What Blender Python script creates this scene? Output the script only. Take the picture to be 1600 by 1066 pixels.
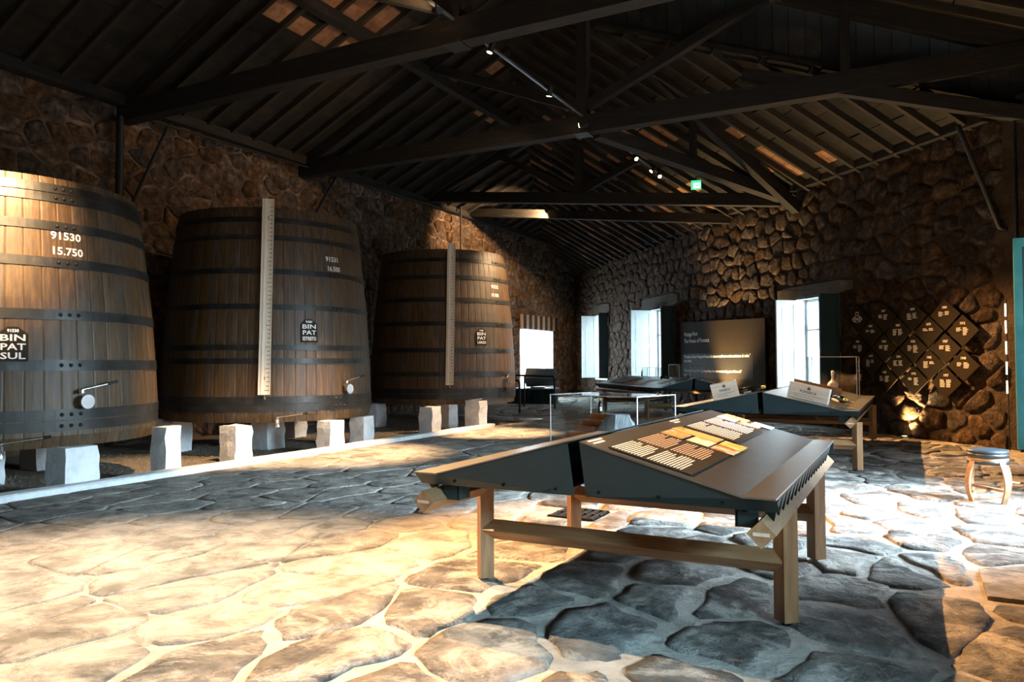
import bpy, bmesh, math, random
from mathutils import Vector, Matrix
R = random.Random(7)
PI = math.pi
for o in list(bpy.data.objects): bpy.data.objects.remove(o)
S = bpy.context.scene
COL = S.collection
# ---------------------------------------------------------------- camera
# world frame: x across the hall (left wall x=-13.2, right wall x=1.75), y along it, z up
EYE, FPX, PITCH, ROLL, YAW = 1.4, 1183.0, .030, -.004, .4844
def _cam_axes():
    cy, sy = math.cos(YAW), math.sin(YAW)
    def w(x, y, z): return Vector((x*cy - y*sy, x*sy + y*cy, z))
    f = w(0, math.cos(PITCH), math.sin(PITCH)); up = w(0, -math.sin(PITCH), math.cos(PITCH)); x = w(1, 0, 0)
    cr, sr = math.cos(ROLL), math.sin(ROLL)
    return x*cr + up*sr, up*cr - x*sr, f
CX, CU, CF = _cam_axes()
cd = bpy.data.cameras.new('camera'); cam = bpy.data.objects.new('camera', cd); COL.objects.link(cam)
cam.matrix_world = Matrix(((CX.x, CU.x, -CF.x, 0), (CX.y, CU.y, -CF.y, 0), (CX.z, CU.z, -CF.z, EYE), (0, 0, 0, 1)))
cd.sensor_width = 36; cd.lens = FPX/1600*36; cd.clip_start = .05; cd.clip_end = 300
S.camera = cam
def proj(p):
    d = Vector(p) - Vector((0, 0, EYE)); z = d.dot(CF)
    if z < .2: return None
    return 800 + FPX*d.dot(CX)/z, 533 - FPX*d.dot(CU)/z, z
# ---------------------------------------------------------------- exposure, sky, lights
S.view_settings.view_transform = 'Standard'; S.view_settings.look = 'None'
S.view_settings.gamma = 1; S.view_settings.use_curve_mapping = False
S.view_settings.exposure = 0.0
wd = bpy.data.worlds.new('sky'); S.world = wd; wd.use_nodes = True
bg = wd.node_tree.nodes['Background']; bg.inputs[0].default_value = (.72, .88, 1.0, 1); bg.inputs[1].default_value = 8.0
def area(name, loc, aim, sx, sy, power, col, spread=180):
    l = bpy.data.lights.new(name, 'AREA'); l.shape = 'RECTANGLE'; l.size = sx; l.size_y = sy; l.energy = power; l.color = col; l.spread = math.radians(spread)
    o = bpy.data.objects.new(name, l); COL.objects.link(o); o.location = loc
    o.rotation_euler = (Vector(aim) - Vector(loc)).to_track_quat('-Z', 'Y').to_euler(); return o
def spot(name, loc, aim, power, deg, blend=.5, col=(1, .65, .34), rad=.035):
    l = bpy.data.lights.new(name, 'SPOT'); l.energy = power; l.spot_size = math.radians(deg); l.spot_blend = blend; l.color = col; l.shadow_soft_size = rad
    o = bpy.data.objects.new(name, l); COL.objects.link(o); o.location = loc
    o.rotation_euler = (Vector(aim) - Vector(loc)).to_track_quat('-Z', 'Y').to_euler(); return o
DAY = (.60, .83, 1.0)
area('daylight_right_door', (2.7, 8.1, 2.6), (-1.2, 7.8, 0), 2.4, 2.0, 620, DAY, 80)
area('daylight_near_right_window', (2.7, 1.6, 2.3), (-1.7, 3.7, 0), 1.1, 1.3, 170, (.45, .80, 1.0), 75)  # unseen window light, added as cool fill for the foreground floor
def outside(s, z, w, h, power):          # daylight outside a window of the back wall, coming in from the street side
    p = (B0_[0]+BDIR_[0]*(s-1.3)-BN_[0]*1.5, B0_[1]+BDIR_[1]*(s-1.3)-BN_[1]*1.5, z); q = (B0_[0]+BDIR_[0]*(s+.4)+BN_[0]*1, B0_[1]+BDIR_[1]*(s+.4)+BN_[1]*1, z-.4)
    area('daylight_window', p, q, w, h, power, DAY)
BN_ = (-.75389, -.65700); BDIR_ = (-.65700, .75389); B0_ = (1.38, 14.37)
outside(18.7, 2.2, 1.4, 2.4, 25); outside(12.9, 2.1, 1.6, 2.3, 110); outside(4.8, 2.0, 1.5, 2.2, 280)
area('daylight_left_door', (-14.4, 27.0, 1.8), (-10, 24.5, .2), 2.6, 2.0, 160, DAY, 110)
# ---------------------------------------------------------------- materials
def new_mat(name):
    m = bpy.data.materials.new(name); m.use_nodes = True; nt = m.node_tree
    return m, nt, nt.nodes['Principled BSDF']
def mat(name, ramp, scale=4, rough=.8, bump=0, metal=0, stretch=(1, 1, 1), coord='pos', rnd=0, detail=6, bscale=None, spec=.5, hue=None, dust=None):
    m, nt, b = new_mat(name); N = nt.nodes.new; L = nt.links.new
    if coord == 'pos':
        src = N('ShaderNodeNewGeometry').outputs['Position']
    else:
        src = N('ShaderNodeTexCoord').outputs['Object']
    mp = N('ShaderNodeMapping'); mp.inputs['Scale'].default_value = stretch; L(src, mp.inputs['Vector'])
    oi = N('ShaderNodeObjectInfo')
    if coord != 'pos':
        mu = N('ShaderNodeMath'); mu.operation = 'MULTIPLY'; mu.inputs[1].default_value = 37; L(oi.outputs['Random'], mu.inputs[0])
        L(mu.outputs[0], mp.inputs['Location'])
    no = N('ShaderNodeTexNoise'); no.inputs['Scale'].default_value = scale; no.inputs['Detail'].default_value = detail; no.inputs['Roughness'].default_value = .62
    L(mp.outputs[0], no.inputs['Vector'])
    cr = N('ShaderNodeValToRGB'); e = cr.color_ramp.elements
    while len(e) < len(ramp): e.new(.5)
    for i, (p, c) in enumerate(ramp): e[i].position = p; e[i].color = (*c, 1)
    L(no.outputs['Fac'], cr.inputs[0]); col = cr.outputs[0]
    if rnd:
        mr = N('ShaderNodeMapRange'); mr.inputs[3].default_value = 1-rnd; mr.inputs[4].default_value = 1+rnd; L(oi.outputs['Random'], mr.inputs[0])
        hs = N('ShaderNodeHueSaturation'); L(col, hs.inputs['Color']); L(mr.outputs[0], hs.inputs['Value'])
        if hue:
            m2 = N('ShaderNodeMath'); m2.operation = 'FRACT'; m3 = N('ShaderNodeMath'); m3.operation = 'MULTIPLY'; m3.inputs[1].default_value = 7.3
            L(oi.outputs['Random'], m3.inputs[0]); L(m3.outputs[0], m2.inputs[0])
            m4 = N('ShaderNodeMapRange'); m4.inputs[3].default_value = 1-hue; m4.inputs[4].default_value = 1+hue; L(m2.outputs[0], m4.inputs[0]); L(m4.outputs[0], hs.inputs['Saturation'])
        col = hs.outputs[0]
    if dust:       # (colour, noise scale, low, high): lime dust or stain lying in patches
        n3 = N('ShaderNodeTexNoise'); n3.inputs['Scale'].default_value = dust[1]; n3.inputs['Detail'].default_value = 12; n3.inputs['Roughness'].default_value = .72; n3.inputs['Distortion'].default_value = .6; L(mp.outputs[0], n3.inputs['Vector'])
        m5 = N('ShaderNodeMapRange'); m5.inputs[1].default_value = dust[2]; m5.inputs[2].default_value = dust[3]; L(n3.outputs['Fac'], m5.inputs[0])
        mx = N('ShaderNodeMix'); mx.data_type = 'RGBA'; L(m5.outputs[0], mx.inputs['Factor']); L(col, mx.inputs['A']); mx.inputs['B'].default_value = (*dust[0], 1); col = mx.outputs['Result']
    L(col, b.inputs['Base Color'])
    b.inputs['Roughness'].default_value = rough; b.inputs['Metallic'].default_value = metal; b.inputs['Specular IOR Level'].default_value = spec
    if bump:
        n2 = N('ShaderNodeTexNoise'); n2.inputs['Scale'].default_value = bscale or scale*3; n2.inputs['Detail'].default_value = 8; n2.inputs['Roughness'].default_value = .65
        L(mp.outputs[0], n2.inputs['Vector'])
        bp = N('ShaderNodeBump'); bp.inputs['Strength'].default_value = 1; bp.inputs['Distance'].default_value = bump
        L(n2.outputs['Fac'], bp.inputs['Height']); L(bp.outputs[0], b.inputs['Normal'])
    return m
def flat(name, c, rough=.5, metal=0, spec=.5): return mat(name, [(.3, tuple(x*.93 for x in c)), (.7, tuple(min(1, x*1.05) for x in c))], 6, rough, 0, metal, spec=spec, detail=2)
def emit(name, c, s):
    m, nt, b = new_mat(name); b.inputs['Base Color'].default_value = (*c, 1); b.inputs['Emission Color'].default_value = (*c, 1); b.inputs['Emission Strength'].default_value = s; return m
M = {}
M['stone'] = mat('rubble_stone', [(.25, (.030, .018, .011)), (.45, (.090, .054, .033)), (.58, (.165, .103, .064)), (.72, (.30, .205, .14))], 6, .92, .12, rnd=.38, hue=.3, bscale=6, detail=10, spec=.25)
M['stone_back'] = mat('dark_rubble_stone', [(.25, (.020, .012, .007)), (.45, (.055, .034, .020)), (.58, (.105, .067, .041)), (.72, (.20, .137, .092))], 6, .92, .12, rnd=.38, hue=.3, bscale=6, detail=10, spec=.2)  # same rubble, its colour darkened to stand for weaker doorway light
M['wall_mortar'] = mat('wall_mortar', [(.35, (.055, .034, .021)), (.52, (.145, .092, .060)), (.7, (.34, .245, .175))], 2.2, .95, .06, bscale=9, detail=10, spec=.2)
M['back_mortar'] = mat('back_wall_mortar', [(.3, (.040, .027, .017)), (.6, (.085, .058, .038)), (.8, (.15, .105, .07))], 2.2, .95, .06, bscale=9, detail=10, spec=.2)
M['flag_rough'] = mat('rough_flagstone', [(.30, (.050, .048, .046)), (.45, (.115, .108, .10)), (.56, (.185, .172, .158)), (.70, (.34, .315, .285))], 3.4, .82, .16, rnd=.30, hue=.3, bscale=4.5, detail=12, spec=.35, dust=((.50, .46, .41), 2.6, .48, .63))
M['lintel'] = mat('dressed_stone', [(.3, (.060, .048, .034)), (.7, (.11, .088, .064))], 5, .9, .01, rnd=.1)
M['flag'] = mat('flagstone', [(.30, (.10, .092, .084)), (.45, (.20, .182, .162)), (.55, (.29, .262, .232)), (.68, (.42, .385, .34))], 3.2, .8, .10, rnd=.26, hue=.3, bscale=4.5, detail=12, spec=.35, dust=((.47, .425, .37), 2.4, .45, .62))
M['floor_mortar'] = mat('floor_mortar', [(.28, (.24, .215, .19)), (.5, (.43, .39, .345)), (.72, (.60, .55, .49))], 3.0, .9, .06, bscale=9, detail=12, spec=.3, dust=((.20, .18, .16), 1.7, .50, .72))
M['gravel'] = mat('gravel', [(.3, (.10, .085, .065)), (.5, (.25, .20, .145)), (.7, (.40, .32, .23))], 40, .95, .02, rnd=.3, bscale=60)
M['whitewash'] = mat('whitewash', [(.25, (.62, .63, .63)), (.5, (.80, .81, .81)), (.8, (.88, .88, .88))], 5, .85, .02, bscale=14)
M['stave'] = mat('barrel_oak', [(.25, (.026, .015, .007)), (.5, (.068, .039, .017)), (.75, (.135, .080, .036))], 3, .5, .002, stretch=(9, 9, .5), rnd=.15, hue=.2, bscale=8)
M['hoop'] = mat('hoop_iron', [(.3, (.016, .0155, .014)), (.6, (.040, .039, .036)), (.8, (.10, .095, .088))], 3, .42, .002, .5, bscale=10)
M['iron'] = mat('black_iron', [(.3, (.010, .010, .010)), (.7, (.022, .022, .022))], 8, .55, 0, .3)
M['oak'] = mat('oiled_oak', [(.25, (.17, .083, .036)), (.5, (.285, .155, .072)), (.75, (.40, .235, .12))], 2.2, .5, .002, stretch=(1, 9, 9), coord='obj', rnd=.12, bscale=5)
M['steel'] = mat('charcoal_steel', [(.3, (.33, .345, .35)), (.7, (.38, .395, .40))], 5, .32, 0, .95, spec=.6)
M['steel_side'] = mat('charcoal_side', [(.3, (.010, .024, .027)), (.7, (.013, .029, .032))], 5, .55, 0, .0, spec=.3)
M['black'] = flat('matt_black', (.006, .006, .006), .8, spec=.1)
M['teal'] = mat('teal_paint', [(.3, (.035, .20, .215)), (.7, (.06, .27, .285))], 4, .42, .001)
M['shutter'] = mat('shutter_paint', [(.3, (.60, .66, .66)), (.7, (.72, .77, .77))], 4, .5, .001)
M['dark_shutter'] = mat('shutter_dark', [(.3, (.020, .050, .055)), (.7, (.03, .066, .072))], 4, .5, .001)  # shutter paint with the shade of the unlit leaves put into its colour
M['panel'] = flat('panel_brown_black', (.027, .020, .012), .8, spec=.08)
M['panel_band'] = flat('panel_band', (.018, .015, .011), .7, spec=.2)
M['print'] = flat('white_print', (.82, .76, .68), .6)
M['white'] = flat('white_letters', (.82, .80, .76), .6)
M['chrome'] = mat('chrome', [(.3, (.55, .55, .55)), (.7, (.75, .75, .75))], 8, .22, 0, .9)
M['gauge'] = mat('gauge_boxwood', [(.3, (.62, .50, .36)), (.7, (.78, .67, .52))], 4, .5, 0, stretch=(8, 8, .6))
M['leather'] = mat('blue_black_leather', [(.3, (.012, .020, .027)), (.7, (.020, .031, .040))], 14, .5, .002, spec=.25)
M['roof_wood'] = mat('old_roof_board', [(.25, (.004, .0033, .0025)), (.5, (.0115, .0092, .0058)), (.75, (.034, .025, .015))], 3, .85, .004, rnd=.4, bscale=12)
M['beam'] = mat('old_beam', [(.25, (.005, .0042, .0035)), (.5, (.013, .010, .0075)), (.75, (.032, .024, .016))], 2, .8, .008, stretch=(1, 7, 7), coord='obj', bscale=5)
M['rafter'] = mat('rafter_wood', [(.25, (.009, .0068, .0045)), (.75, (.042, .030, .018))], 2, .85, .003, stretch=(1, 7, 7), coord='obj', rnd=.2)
M['tile'] = mat('terracotta_tile', [(.25, (.17, .070, .030)), (.5, (.36, .17, .08)), (.75, (.48, .26, .14))], 6, .85, .004, rnd=.4, bscale=20)
M['slate'] = mat('schist', [(.3, (.10, .115, .12)), (.6, (.24, .26, .27)), (.8, (.36, .38, .38))], 4, .8, .02, stretch=(14, 3, 1), bscale=6)
M['terracotta'] = mat('terracotta_block', [(.3, (.32, .10, .03)), (.7, (.55, .22, .08))], 5, .7, .004)
M['bottle'] = flat('bottle_glass_dark', (.008, .010, .008), .08, spec=.8)
M['gold'] = flat('gold_capsule', (.60, .36, .09), .35, .7)
M['label'] = flat('paper_label', (.55, .52, .46), .7)
M['crate'] = mat('pale_pine', [(.3, (.50, .36, .26)), (.7, (.66, .51, .39))], 3, .6, .001, stretch=(1, 8, 8), coord='obj')
M['ink'] = flat('ink', (.10, .06, .045), .7)
M['lens'] = emit('lamp_lens', (1, .62, .28), 60)
M['uplens'] = emit('uplight_lens', (1, .72, .38), 25)
M['led'] = emit('led', (1, .80, .48), 6)  # glow given to the daylight slits beside the teal leaf
M['exit'] = emit('exit_green', (.05, .62, .26), 1.6)
M['exit_w'] = emit('exit_white', (.75, 1, .85), 2.2)
M['track'] = flat('track_grey', (.16, .18, .20), .4, .5)
M['pv'] = [mat('photo_print_%s' % n, r, s, .4, 0, detail=3) for n, r, s in (
    ('vine', [(.35, (.55, .50, .42)), (.5, (.50, .22, .07)), (.65, (.75, .45, .2))], 14), ('hills', [(.35, (.75, .42, .15)), (.55, (.62, .40, .16)), (.62, (.20, .18, .06))], 10),
    ('sky', [(.4, (.8, .78, .72)), (.5, (.75, .65, .45)), (.6, (.55, .36, .06))], 7), ('harvest', [(.4, (.35, .36, .10)), (.55, (.62, .45, .08)), (.65, (.85, .75, .55))], 16),
    ('blossom', [(.4, (.80, .66, .56)), (.55, (.6, .22, .10)), (.65, (.35, .12, .05))], 13), ('pale', [(.4, (.62, .66, .68)), (.6, (.80, .84, .84))], 8))]
def glass(name, tint, edge=0):
    m = bpy.data.materials.new(name); m.use_nodes = True; nt = m.node_tree; nt.nodes.clear(); N = nt.nodes.new; L = nt.links.new
    o = N('ShaderNodeOutputMaterial'); t = N('ShaderNodeBsdfTransparent'); g = N('ShaderNodeBsdfGlossy'); g.inputs['Roughness'].default_value = .02
    t.inputs[0].default_value = (*tint, 1); lw = N('ShaderNodeLayerWeight'); lw.inputs[0].default_value = .5; pw = N('ShaderNodeMath'); pw.operation = 'POWER'; pw.inputs[1].default_value = 4
    f = N('ShaderNodeMath'); f.operation = 'MULTIPLY_ADD'; f.inputs[1].default_value = .6; f.inputs[2].default_value = .02; L(lw.outputs['Facing'], pw.inputs[0]); L(pw.outputs[0], f.inputs[0]); mx = N('ShaderNodeMixShader')
    L(f.outputs[0], mx.inputs[0]); L(t.outputs[0], mx.inputs[1]); L(g.outputs[0], mx.inputs[2]); L(mx.outputs[0], o.inputs[0]); return m
M['glass'] = glass('clear_acrylic', (.97, .985, .98))
M['edge'] = flat('acrylic_edge', (.72, .72, .70), .25)
M['crystal'] = flat('cut_crystal', (.72, .68, .66), .12, .3, .8)
# ---------------------------------------------------------------- mesh helpers
class MB:
    def __init__(s): s.v = []; s.f = []; s.sm = set()
    def add(s, vs, fs, smooth=False):
        n = len(s.v); s.v += [tuple(v) for v in vs]
        for f in fs:
            if smooth: s.sm.add(len(s.f))
            s.f.append(tuple(i+n for i in f))
        return s
    def box(s, c, d, rot=None):
        hx, hy, hz = d[0]/2, d[1]/2, d[2]/2
        vs = [Vector((x*hx, y*hy, z*hz)) for z in (-1, 1) for y in (-1, 1) for x in (-1, 1)]
        if rot is not None: vs = [rot @ v for v in vs]
        vs = [v + Vector(c) for v in vs]
        return s.add(vs, [(0, 2, 3, 1), (4, 5, 7, 6), (0, 1, 5, 4), (2, 6, 7, 3), (0, 4, 6, 2), (1, 3, 7, 5)])
    def prism(s, poly, lo, hi, fr):      # poly 2D; fr(a,b,c)->3D ; between depth lo and hi
        n = len(poly); vs = [fr(a, b, lo) for a, b in poly] + [fr(a, b, hi) for a, b in poly]
        return s.add(vs, [tuple(range(n))[::-1], tuple(range(n, 2*n))] + [(i, (i+1) % n, n+(i+1) % n, n+i) for i in range(n)])
    def tube(s, pts, r, n=10, cap=True):
        pts = [Vector(p) for p in pts]; rings = []; rr = r if isinstance(r, (list, tuple)) else [r]*len(pts)
        up = Vector((0, 0, 1)); base = len(s.v); vs = []; fs = []
        for i, p in enumerate(pts):
            t = (pts[min(i+1, len(pts)-1)] - pts[max(i-1, 0)]).normalized()
            a = t.cross(up if abs(t.z) < .95 else Vector((1, 0, 0))).normalized(); b = t.cross(a)
            vs += [p + (a*math.cos(2*PI*k/n) + b*math.sin(2*PI*k/n))*rr[i] for k in range(n)]
        for i in range(len(pts)-1):
            for k in range(n): fs.append((i*n+k, i*n+(k+1) % n, (i+1)*n+(k+1) % n, (i+1)*n+k))
        s.add(vs, fs, True)
        if cap: s.add(vs[:n], [tuple(range(n))]); s.add(vs[-n:], [tuple(range(n))[::-1]])
        return s
    def lathe(s, prof, n=32, c=(0, 0, 0), smooth=True, a0=0, a1=2*PI):
        full = abs(a1-a0-2*PI) < 1e-6; m = n if full else n+1; vs = []
        for r, z in prof: vs += [(c[0]+r*math.cos(a0+(a1-a0)*k/n), c[1]+r*math.sin(a0+(a1-a0)*k/n), c[2]+z) for k in range(m)]
        fs = [(i*m+k, i*m+(k+1) % m, (i+1)*m+(k+1) % m, (i+1)*m+k) for i in range(len(prof)-1) for k in range(n)]
        return s.add(vs, fs, smooth)
    def mesh(s, name, m):
        me = bpy.data.meshes.new(name); me.from_pydata(s.v, [], s.f); me.materials.append(m)
        if s.sm: me.polygons.foreach_set('use_smooth', [i in s.sm for i in range(len(s.f))])
        bm = bmesh.new(); bm.from_mesh(me); bmesh.ops.recalc_face_normals(bm, faces=bm.faces); bm.to_mesh(me); bm.free()
        return me
    def obj(s, name, m, parent=None, loc=None): return link(name, s.mesh(name, m), parent, loc)
def link(name, me, parent=None, loc=None, rot=None):
    o = bpy.data.objects.new(name, me); COL.objects.link(o)
    if parent: o.parent = parent
    if loc is not None: o.location = loc
    if rot is not None: o.rotation_euler = rot
    return o
def tag(o, label, cat, group=None, kind=None):
    o['label'] = label; o['category'] = cat
    if group: o['group'] = group
    if kind: o['kind'] = kind
    return o
def struct(o): o['kind'] = 'structure'; return o
def thing(name, label, cat, loc=(0, 0, 0), rz=0, group=None):
    o = bpy.data.objects.new(name, None); COL.objects.link(o); o.location = loc; o.rotation_euler = (0, 0, rz); o.empty_display_size = .2
    return tag(o, label, cat, group)
def beam(name, p0, p1, w, h, m, parent=None, bow=0, twist=None):
    """squared timber from p0 to p1; local x runs along it; w across, h deep"""
    p0 = Vector(p0); p1 = Vector(p1); d = p1-p0; L = d.length
    mb = MB(); n = 4 if bow else 1; vs = []
    for i in range(n+1):
        t = i/n; z = bow*math.sin(PI*t)
        k = 1-.06*abs(2*t-1) if bow else 1
        vs += [(L*t, -w/2*k, -h/2*k+z), (L*t, w/2*k, -h/2*k+z), (L*t, w/2*k, h/2*k+z), (L*t, -w/2*k, h/2*k+z)]
    fs = [(3, 2, 1, 0), tuple(4*n+i for i in range(4))]
    for i in range(n):
        for k in range(4): fs.append((4*i+k, 4*i+(k+1) % 4, 4*i+4+(k+1) % 4, 4*i+4+k))
    mb.add(vs, fs); o = mb.obj(name, m, parent)
    x = d.normalized(); y = Vector((0, 0, 1)).cross(x)
    y = y.normalized() if y.length > 1e-4 else Vector((0, 1, 0)); z = x.cross(y)
    if twist: y, z = y*math.cos(twist)+z*math.sin(twist), z*math.cos(twist)-y*math.sin(twist)
    o.matrix_local = Matrix(((x.x, y.x, z.x, p0.x), (x.y, y.y, z.y, p0.y), (x.z, y.z, z.z, p0.z), (0, 0, 0, 1)))
    return o
_txt = {}
def text_geo(s, size, bold=0, align='CENTER', width=None):
    key = (s, size, bold, align, width)
    if key in _txt: return _txt[key]
    cu = bpy.data.curves.new('t', 'FONT'); cu.body = s; cu.size = size; cu.align_x = align; cu.align_y = 'CENTER'; cu.offset = bold; cu.resolution_u = 2
    o = bpy.data.objects.new('t', cu); COL.objects.link(o)
    dg = bpy.context.evaluated_depsgraph_get(); me = bpy.data.meshes.new_from_object(o.evaluated_get(dg))
    vs = [(v.co.x, v.co.y) for v in me.vertices]; fs = [tuple(p.vertices) for p in me.polygons]
    bpy.data.objects.remove(o); bpy.data.curves.remove(cu); bpy.data.meshes.remove(me)
    if width and vs:
        x0 = min(v[0] for v in vs); x1 = max(v[0] for v in vs); k = width/(x1-x0); vs = [(x*k, y) for x, y in vs]
    _txt[key] = (vs, fs); return _txt[key]
def put_text(mb, s, size, fr, bold=0, align='CENTER', width=None, dx=0, dy=0):
    vs, fs = text_geo(s, size, bold, align, width); mb.add([fr(x+dx, y+dy) for x, y in vs], fs)
def clip(poly, a, b, c):       # keep a*x+b*y<=c
    out = []; n = len(poly)
    for i in range(n):
        p, q = poly[i], poly[(i+1) % n]; dp = a*p[0]+b*p[1]-c; dq = a*q[0]+b*q[1]-c
        if dp <= 0: out.append(p)
        if dp*dq < 0: t = dp/(dp-dq); out.append((p[0]+(q[0]-p[0])*t, p[1]+(q[1]-p[1])*t))
    return out
def parea(p): return abs(sum(p[i][0]*p[(i+1) % len(p)][1]-p[(i+1) % len(p)][0]*p[i][1] for i in range(len(p))))/2
def cells(s0, s1, t0, t1, ds, dt, jit, rnd, brick=True, drop=0, jf=None):
    """irregular stone outlines: Voronoi cells of a jittered running bond"""
    ns = int((s1-s0)/ds)+3; nt = int((t1-t0)/dt)+3; P = {}
    for j in range(-1, nt):
        for i in range(-1, ns):
            if rnd.random() < drop: continue
            jj = jf(s0+i*ds, t0+j*dt) if jf else jit
            P[i, j] = (s0+(i+.5*(j % 2 if brick else 0)+rnd.uniform(-jj, jj))*ds, t0+(j+.5+rnd.uniform(-jj, jj)*.8)*dt)
    out = []
    for (i, j), p in P.items():
        if not (s0 <= p[0] <= s1 and t0 <= p[1] <= t1): continue
        poly = [(p[0]-2*ds, p[1]-2*dt), (p[0]+2*ds, p[1]-2*dt), (p[0]+2*ds, p[1]+2*dt), (p[0]-2*ds, p[1]+2*dt)]
        kx, ky = 1/ds**2, 1/dt**2
        for dj in (-2, -1, 0, 1, 2):
            for di in (-2, -1, 0, 1, 2):
                q = P.get((i+di, j+dj))
                if q is None or q is p or not poly: continue
                a, b = (q[0]-p[0])*kx, (q[1]-p[1])*ky
                poly = clip(poly, a, b, a*(p[0]+q[0])/2+b*(p[1]+q[1])/2)
        for a, b, c in ((-1, 0, -s0), (1, 0, s1), (0, -1, -t0), (0, 1, t1)):
            if poly: poly = clip(poly, a, b, c)
        if len(poly) > 2: out.append((p, poly))
    return out
def cut_holes(p, poly, holes, pad=.03):
    for a0, a1, b0, b1 in holes:
        a0 -= pad; a1 += pad; b0 -= pad; b1 += pad
        xs = [q[0] for q in poly]; ys = [q[1] for q in poly]
        if max(xs) <= a0 or min(xs) >= a1 or max(ys) <= b0 or min(ys) >= b1: continue
        opts = [(p[0]-a1, (-1, 0, -a1)), (a0-p[0], (1, 0, a0)), (p[1]-b1, (0, -1, -b1)), (b0-p[1], (0, 1, b0))]
        d, h = max(opts)
        if d < 0: return []
        poly = clip(poly, *h)
        if len(poly) < 3: return []
    return poly
def stone_geo(poly, depth, gap, rnd, fr, sub=True, round_=.30, wob=.02, fine=0):
    """a stone: outline shrunk by the joint, two rings, domed face. fr(a,b,d)->3D"""
    cx = sum(p[0] for p in poly)/len(poly); cy = sum(p[1] for p in poly)/len(poly)
    pts = []
    n = len(poly)
    for i in range(n):
        p, q = poly[i], poly[(i+1) % n]; l = math.hypot(q[0]-p[0], q[1]-p[1])
        if l < .02: continue
        a_, b_ = (rnd.uniform(.03, .2), rnd.uniform(.03, .2)) if fine else (.14, .14)
        pts.append((p[0]*(1-a_)+q[0]*a_, p[1]*(1-a_)+q[1]*a_)); pts.append((p[0]*b_+q[0]*(1-b_), p[1]*b_+q[1]*(1-b_)))
        if sub and l > .22: pts.insert(-1, ((p[0]+q[0])/2+rnd.uniform(-wob, wob*.6), (p[1]+q[1])/2+rnd.uniform(-wob, wob*.6)))
    if fine:       # broken, chipped outline for the near floor slabs
        out = []; m = len(pts); ph = rnd.uniform(0, 6)
        for i in range(m):
            p, q = pts[i], pts[(i+1) % m]; l = math.hypot(q[0]-p[0], q[1]-p[1]); k = max(1, int(l/.12))
            for j in range(k):
                t = j/k; a = fine*(1 if j else .6); out.append((p[0]+(q[0]-p[0])*t+rnd.uniform(-a, a), p[1]+(q[1]-p[1])*t+rnd.uniform(-a, a)))
        pts = out
    if len(pts) < 3: return None
    def ring(k, g, d, jd):
        o = []
        for x, y in pts:
            r = math.hypot(x-cx, y-cy) or 1e-6; f = max(.1, k-g/r); o.append(fr(cx+(x-cx)*f, cy+(y-cy)*f, d+rnd.uniform(-jd, jd)))
        return o
    m = len(pts)
    vs = ring(1, gap, -.02, 0) + ring(1-round_*.25, gap, depth*.7, depth*.12) + ring(1-round_*1.6, gap, depth, depth*.2) + [fr(cx, cy, depth*rnd.uniform(.95, 1.2))]
    fs = []
    for k in (0, 1):
        for i in range(m): fs.append((k*m+i, k*m+(i+1) % m, (k+1)*m+(i+1) % m, (k+1)*m+i))
    for i in range(m): fs.append((2*m+i, 2*m+(i+1) % m, 3*m))
    return vs, fs, fr(cx, cy, depth)
BN = (-.75389, -.65700); BD = -10.4815; BDIR = (-.65700, .75389); B0 = (1.38, 14.37)   # inward normal and direction of the oblique back wall
def bdist(x, y): return BN[0]*x+BN[1]*y-BD          # metres in front of the back wall
def back(s, z, d=0): return Vector((B0[0]+BDIR[0]*s+BN[0]*d, B0[1]+BDIR[1]*s+BN[1]*d, z))
BARRELS = [((-10.43, 5.55), 1.9, 3.6), ((-10.43, 10.25), 1.85, 4.0), ((-10.41, 16.08), 1.83, 4.05)]
def behind_barrel(p):
    for c, r, h in BARRELS:
        d = Vector((p[0], p[1])); a = d.dot(d); b = -2*d.dot(Vector(c)); cc = c[0]**2+c[1]**2-r*r; q = b*b-4*a*cc
        if q < 0: continue
        t = (-b-math.sqrt(q))/(2*a)
        if 0 < t < .98 and EYE+(p[2]-EYE)*t < h-.2: return True
    return False
def lay_stones(parent, sts, m, name, limit=300, always=lambda p: False):
    """the stones that show largest become parts of their own, the rest one joined part"""
    sc = []
    for i, (vs, fs, c) in enumerate(sts):
        q = proj(c); A = 0
        if q and -40 < q[0] < 1640 and -40 < q[1] < 1106 and not behind_barrel(c):
            ps = [proj(v) for v in vs[:len(fs)//3]]
            if all(ps): A = parea([(a[0], a[1]) for a in ps])
        sc.append((A, i))
    sc.sort(reverse=True); rest = MB()
    for k, (A, i) in enumerate(sc):
        vs, fs, c = sts[i]
        if k < limit and A > 12:
            MB().add([Vector(v)-Vector(c) for v in vs], fs, True).obj(name, m, parent, c)
        else: rest.add(vs, fs, True)
    if rest.v: o = rest.obj('distant_'+name+'s', m, parent); o['kind'] = 'stuff'
def holed_wall(name, fr, s0, s1, z0, z1f, holes, thick, m, reveal_m=None):
    """wall slab with openings; fr(s,z,d): d=0 inner face, negative outward"""
    ss = sorted({s0, s1, *[h[0] for h in holes], *[h[1] for h in holes]}); mb = MB()
    for a, b in zip(ss, ss[1:]):
        zz = [z0]
        hs = sorted([h for h in holes if h[0] <= a+1e-6 and h[1] >= b-1e-6], key=lambda h: h[2]); cur = z0
        for h in hs:
            if h[2] > cur: mb.prism([(a, cur), (b, cur), (b, h[2]), (a, h[2])], -thick, 0, fr)
            cur = h[3]
        mb.prism([(a, cur), (b, cur), (b, z1f), (a, z1f)], -thick, 0, fr)
    return struct(mb.obj(name, m))
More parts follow.
